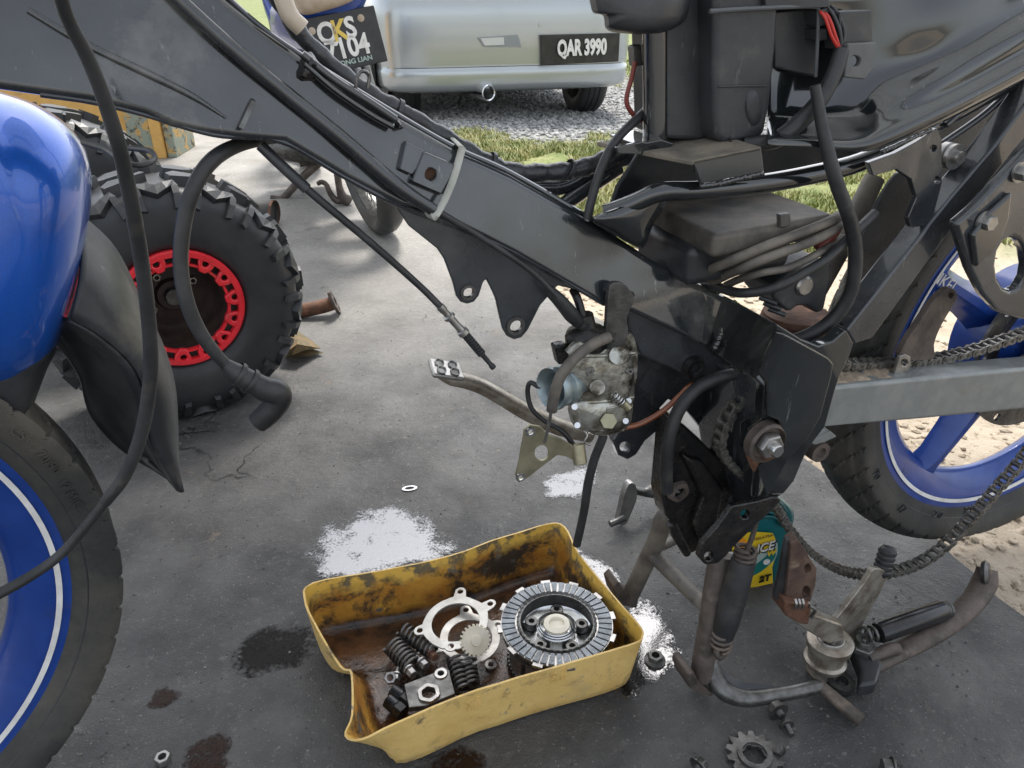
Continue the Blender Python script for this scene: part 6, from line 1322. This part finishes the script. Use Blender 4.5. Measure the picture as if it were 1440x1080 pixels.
# ------------------------------------------------------------------ oil and water puddles
def puddle_material(name, base, edge_soft, rough=.03, ior=1.5, grain=160, spec=.5, hole=.8, bstr=.25, soft=.06):
    m = bpy.data.materials.new(name); m.use_nodes = True; N = m.node_tree.nodes; L = m.node_tree.links; b = N['Principled BSDF']
    b.inputs['Base Color'].default_value = (*base, 1); b.inputs['Roughness'].default_value = rough; b.inputs['IOR'].default_value = ior; b.inputs['Specular IOR Level'].default_value = spec
    geo = N.new('ShaderNodeNewGeometry'); at = N.new('ShaderNodeAttribute'); at.attribute_name = 'edge'
    n1 = N.new('ShaderNodeTexNoise'); n1.inputs['Scale'].default_value = grain; n1.inputs['Detail'].default_value = 4; L.new(geo.outputs['Position'], n1.inputs['Vector'])
    n2 = N.new('ShaderNodeTexNoise'); n2.inputs['Scale'].default_value = 28; n2.inputs['Detail'].default_value = 6; L.new(geo.outputs['Position'], n2.inputs['Vector'])
    s2_ = N.new('ShaderNodeMath'); s2_.operation = 'MULTIPLY'; L.new(n2.outputs['Fac'], s2_.inputs[0]); s2_.inputs[1].default_value = .7
    s = N.new('ShaderNodeMath'); s.operation = 'MULTIPLY_ADD'; L.new(n1.outputs['Fac'], s.inputs[0]); s.inputs[1].default_value = hole; L.new(s2_.outputs[0], s.inputs[2])
    t = N.new('ShaderNodeMath'); t.operation = 'MULTIPLY_ADD'; L.new(at.outputs['Fac'], t.inputs[0]); t.inputs[1].default_value = edge_soft; L.new(s.outputs[0], t.inputs[2])
    T_ = .35 + .5 * hole + .16; r = N.new('ShaderNodeMapRange'); r.inputs[1].default_value = T_ + soft; r.inputs[2].default_value = T_ - soft * 1.2; L.new(t.outputs[0], r.inputs[0])
    bp = N.new('ShaderNodeBump'); bp.inputs['Strength'].default_value = bstr; bp.inputs['Distance'].default_value = .0012; L.new(n1.outputs['Fac'], bp.inputs['Height']); L.new(bp.outputs[0], b.inputs['Normal'])
    tr_ = N.new('ShaderNodeBsdfTransparent'); mx_ = N.new('ShaderNodeMixShader'); L.new(r.outputs[0], mx_.inputs[0]); L.new(tr_.outputs[0], mx_.inputs[1]); L.new(b.outputs[0], mx_.inputs[2]); L.new(mx_.outputs[0], N['Material Output'].inputs[0])
    return m
WETM = puddle_material('wet_film', (.03, .03, .032), .34, .07, 2.9, 300, hole=.55, bstr=.2, soft=.08)
OILM = puddle_material('dark_oil', (.006, .005, .004), .30, .38, 1.33, 190, spec=.25, hole=.9, bstr=.6, soft=.14)
BRNM = puddle_material('brown_oil', (.022, .010, .006), .30, .34, 1.33, 190, spec=.3, hole=.8, bstr=.5, soft=.14)
def puddle(name, px, m, label, z=.0016, cat='puddle', grp='wet patches on the floor'):
    base = catmull([gnd(x, y, z) for x, y in px], 8, True); c = sum(base, V()) / len(base); rows = []; ev = []
    for t in (0.0, .12, .25, .45, .7):
        rows.append([p.lerp(c, t) + V((noise.noise(p * 40), noise.noise(p * 40 + V((9, 0, 0))), 0)) * .008 * (1 - t) for p in base]); ev += [max(0, 1 - t / .45)] * len(base)
    g = G().loft(rows, True); n = len(base); g.v.append(c); ev.append(0)
    for j in range(n): g.f.append([4 * n + j, 4 * n + (j + 1) % n, 5 * n]); g.mi.append(0)
    me = g.mesh(name)
    bm = bmesh.new(); bm.from_mesh(me)
    for f in bm.faces:
        if f.normal.z < 0: f.normal_flip()
    bm.to_mesh(me); bm.free()
    a = me.attributes.new('edge', 'FLOAT', 'POINT')
    for i, v in enumerate(ev): a.data[i].value = v
    return tag(finish(name, me, m, None), label, cat, grp)
puddle('puddle', [(420, 806), (428, 768), (452, 738), (500, 716), (560, 702), (600, 718), (622, 740), (646, 768), (638, 788), (594, 798), (548, 812), (480, 824), (434, 822)], WETM, 'large bright wet patch on concrete behind the yellow tray')
puddle('puddle', [(760, 690), (770, 668), (800, 660), (838, 652), (842, 676), (828, 698), (795, 704), (768, 700)], WETM, 'small bright wet patch under the triangular bracket')
puddle('puddle', [(786, 766), (815, 770), (848, 786), (876, 812), (888, 840), (870, 850), (835, 845), (800, 800)], WETM, 'bright wet patch between the yellow tray and the far stand foot')
puddle('puddle', [(862, 850), (900, 840), (932, 858), (952, 888), (956, 925), (942, 958), (915, 982), (884, 992), (862, 980), (850, 930), (852, 880)], WETM, 'bright wet patch with a nut in it, beside the yellow tray corner')
puddle('oil_stain', [(318, 935), (330, 905), (365, 885), (420, 875), (450, 890), (440, 925), (395, 945), (345, 952)], OILM, 'dark granular oil stain left of the yellow tray', .0008, 'stain', 'oil stains on the floor')
puddle('oil_stain', [(205, 990), (215, 972), (235, 964), (256, 970), (250, 984), (226, 996)], BRNM, 'tiny brown oil stain between front tyre and dark stain', .0008, 'stain', 'oil stains on the floor')
puddle('oil_stain', [(250, 1085), (262, 1052), (290, 1034), (318, 1028), (326, 1050), (318, 1085), (285, 1100)], BRNM, 'brown oil pool beside the single hex nut', .0008, 'stain', 'oil stains on the floor')
puddle('oil_stain', [(600, 1090), (606, 1062), (640, 1048), (672, 1056), (686, 1085), (650, 1100)], BRNM, 'brown oil stain in front of the yellow tray', .0008, 'stain', 'oil stains on the floor')
puddle('oil_stain', [(872, 950), (888, 930), (902, 945), (904, 966), (890, 975), (874, 972)], OILM, 'dark oil stain at the yellow tray corner', .0024, 'stain', 'oil stains on the floor')
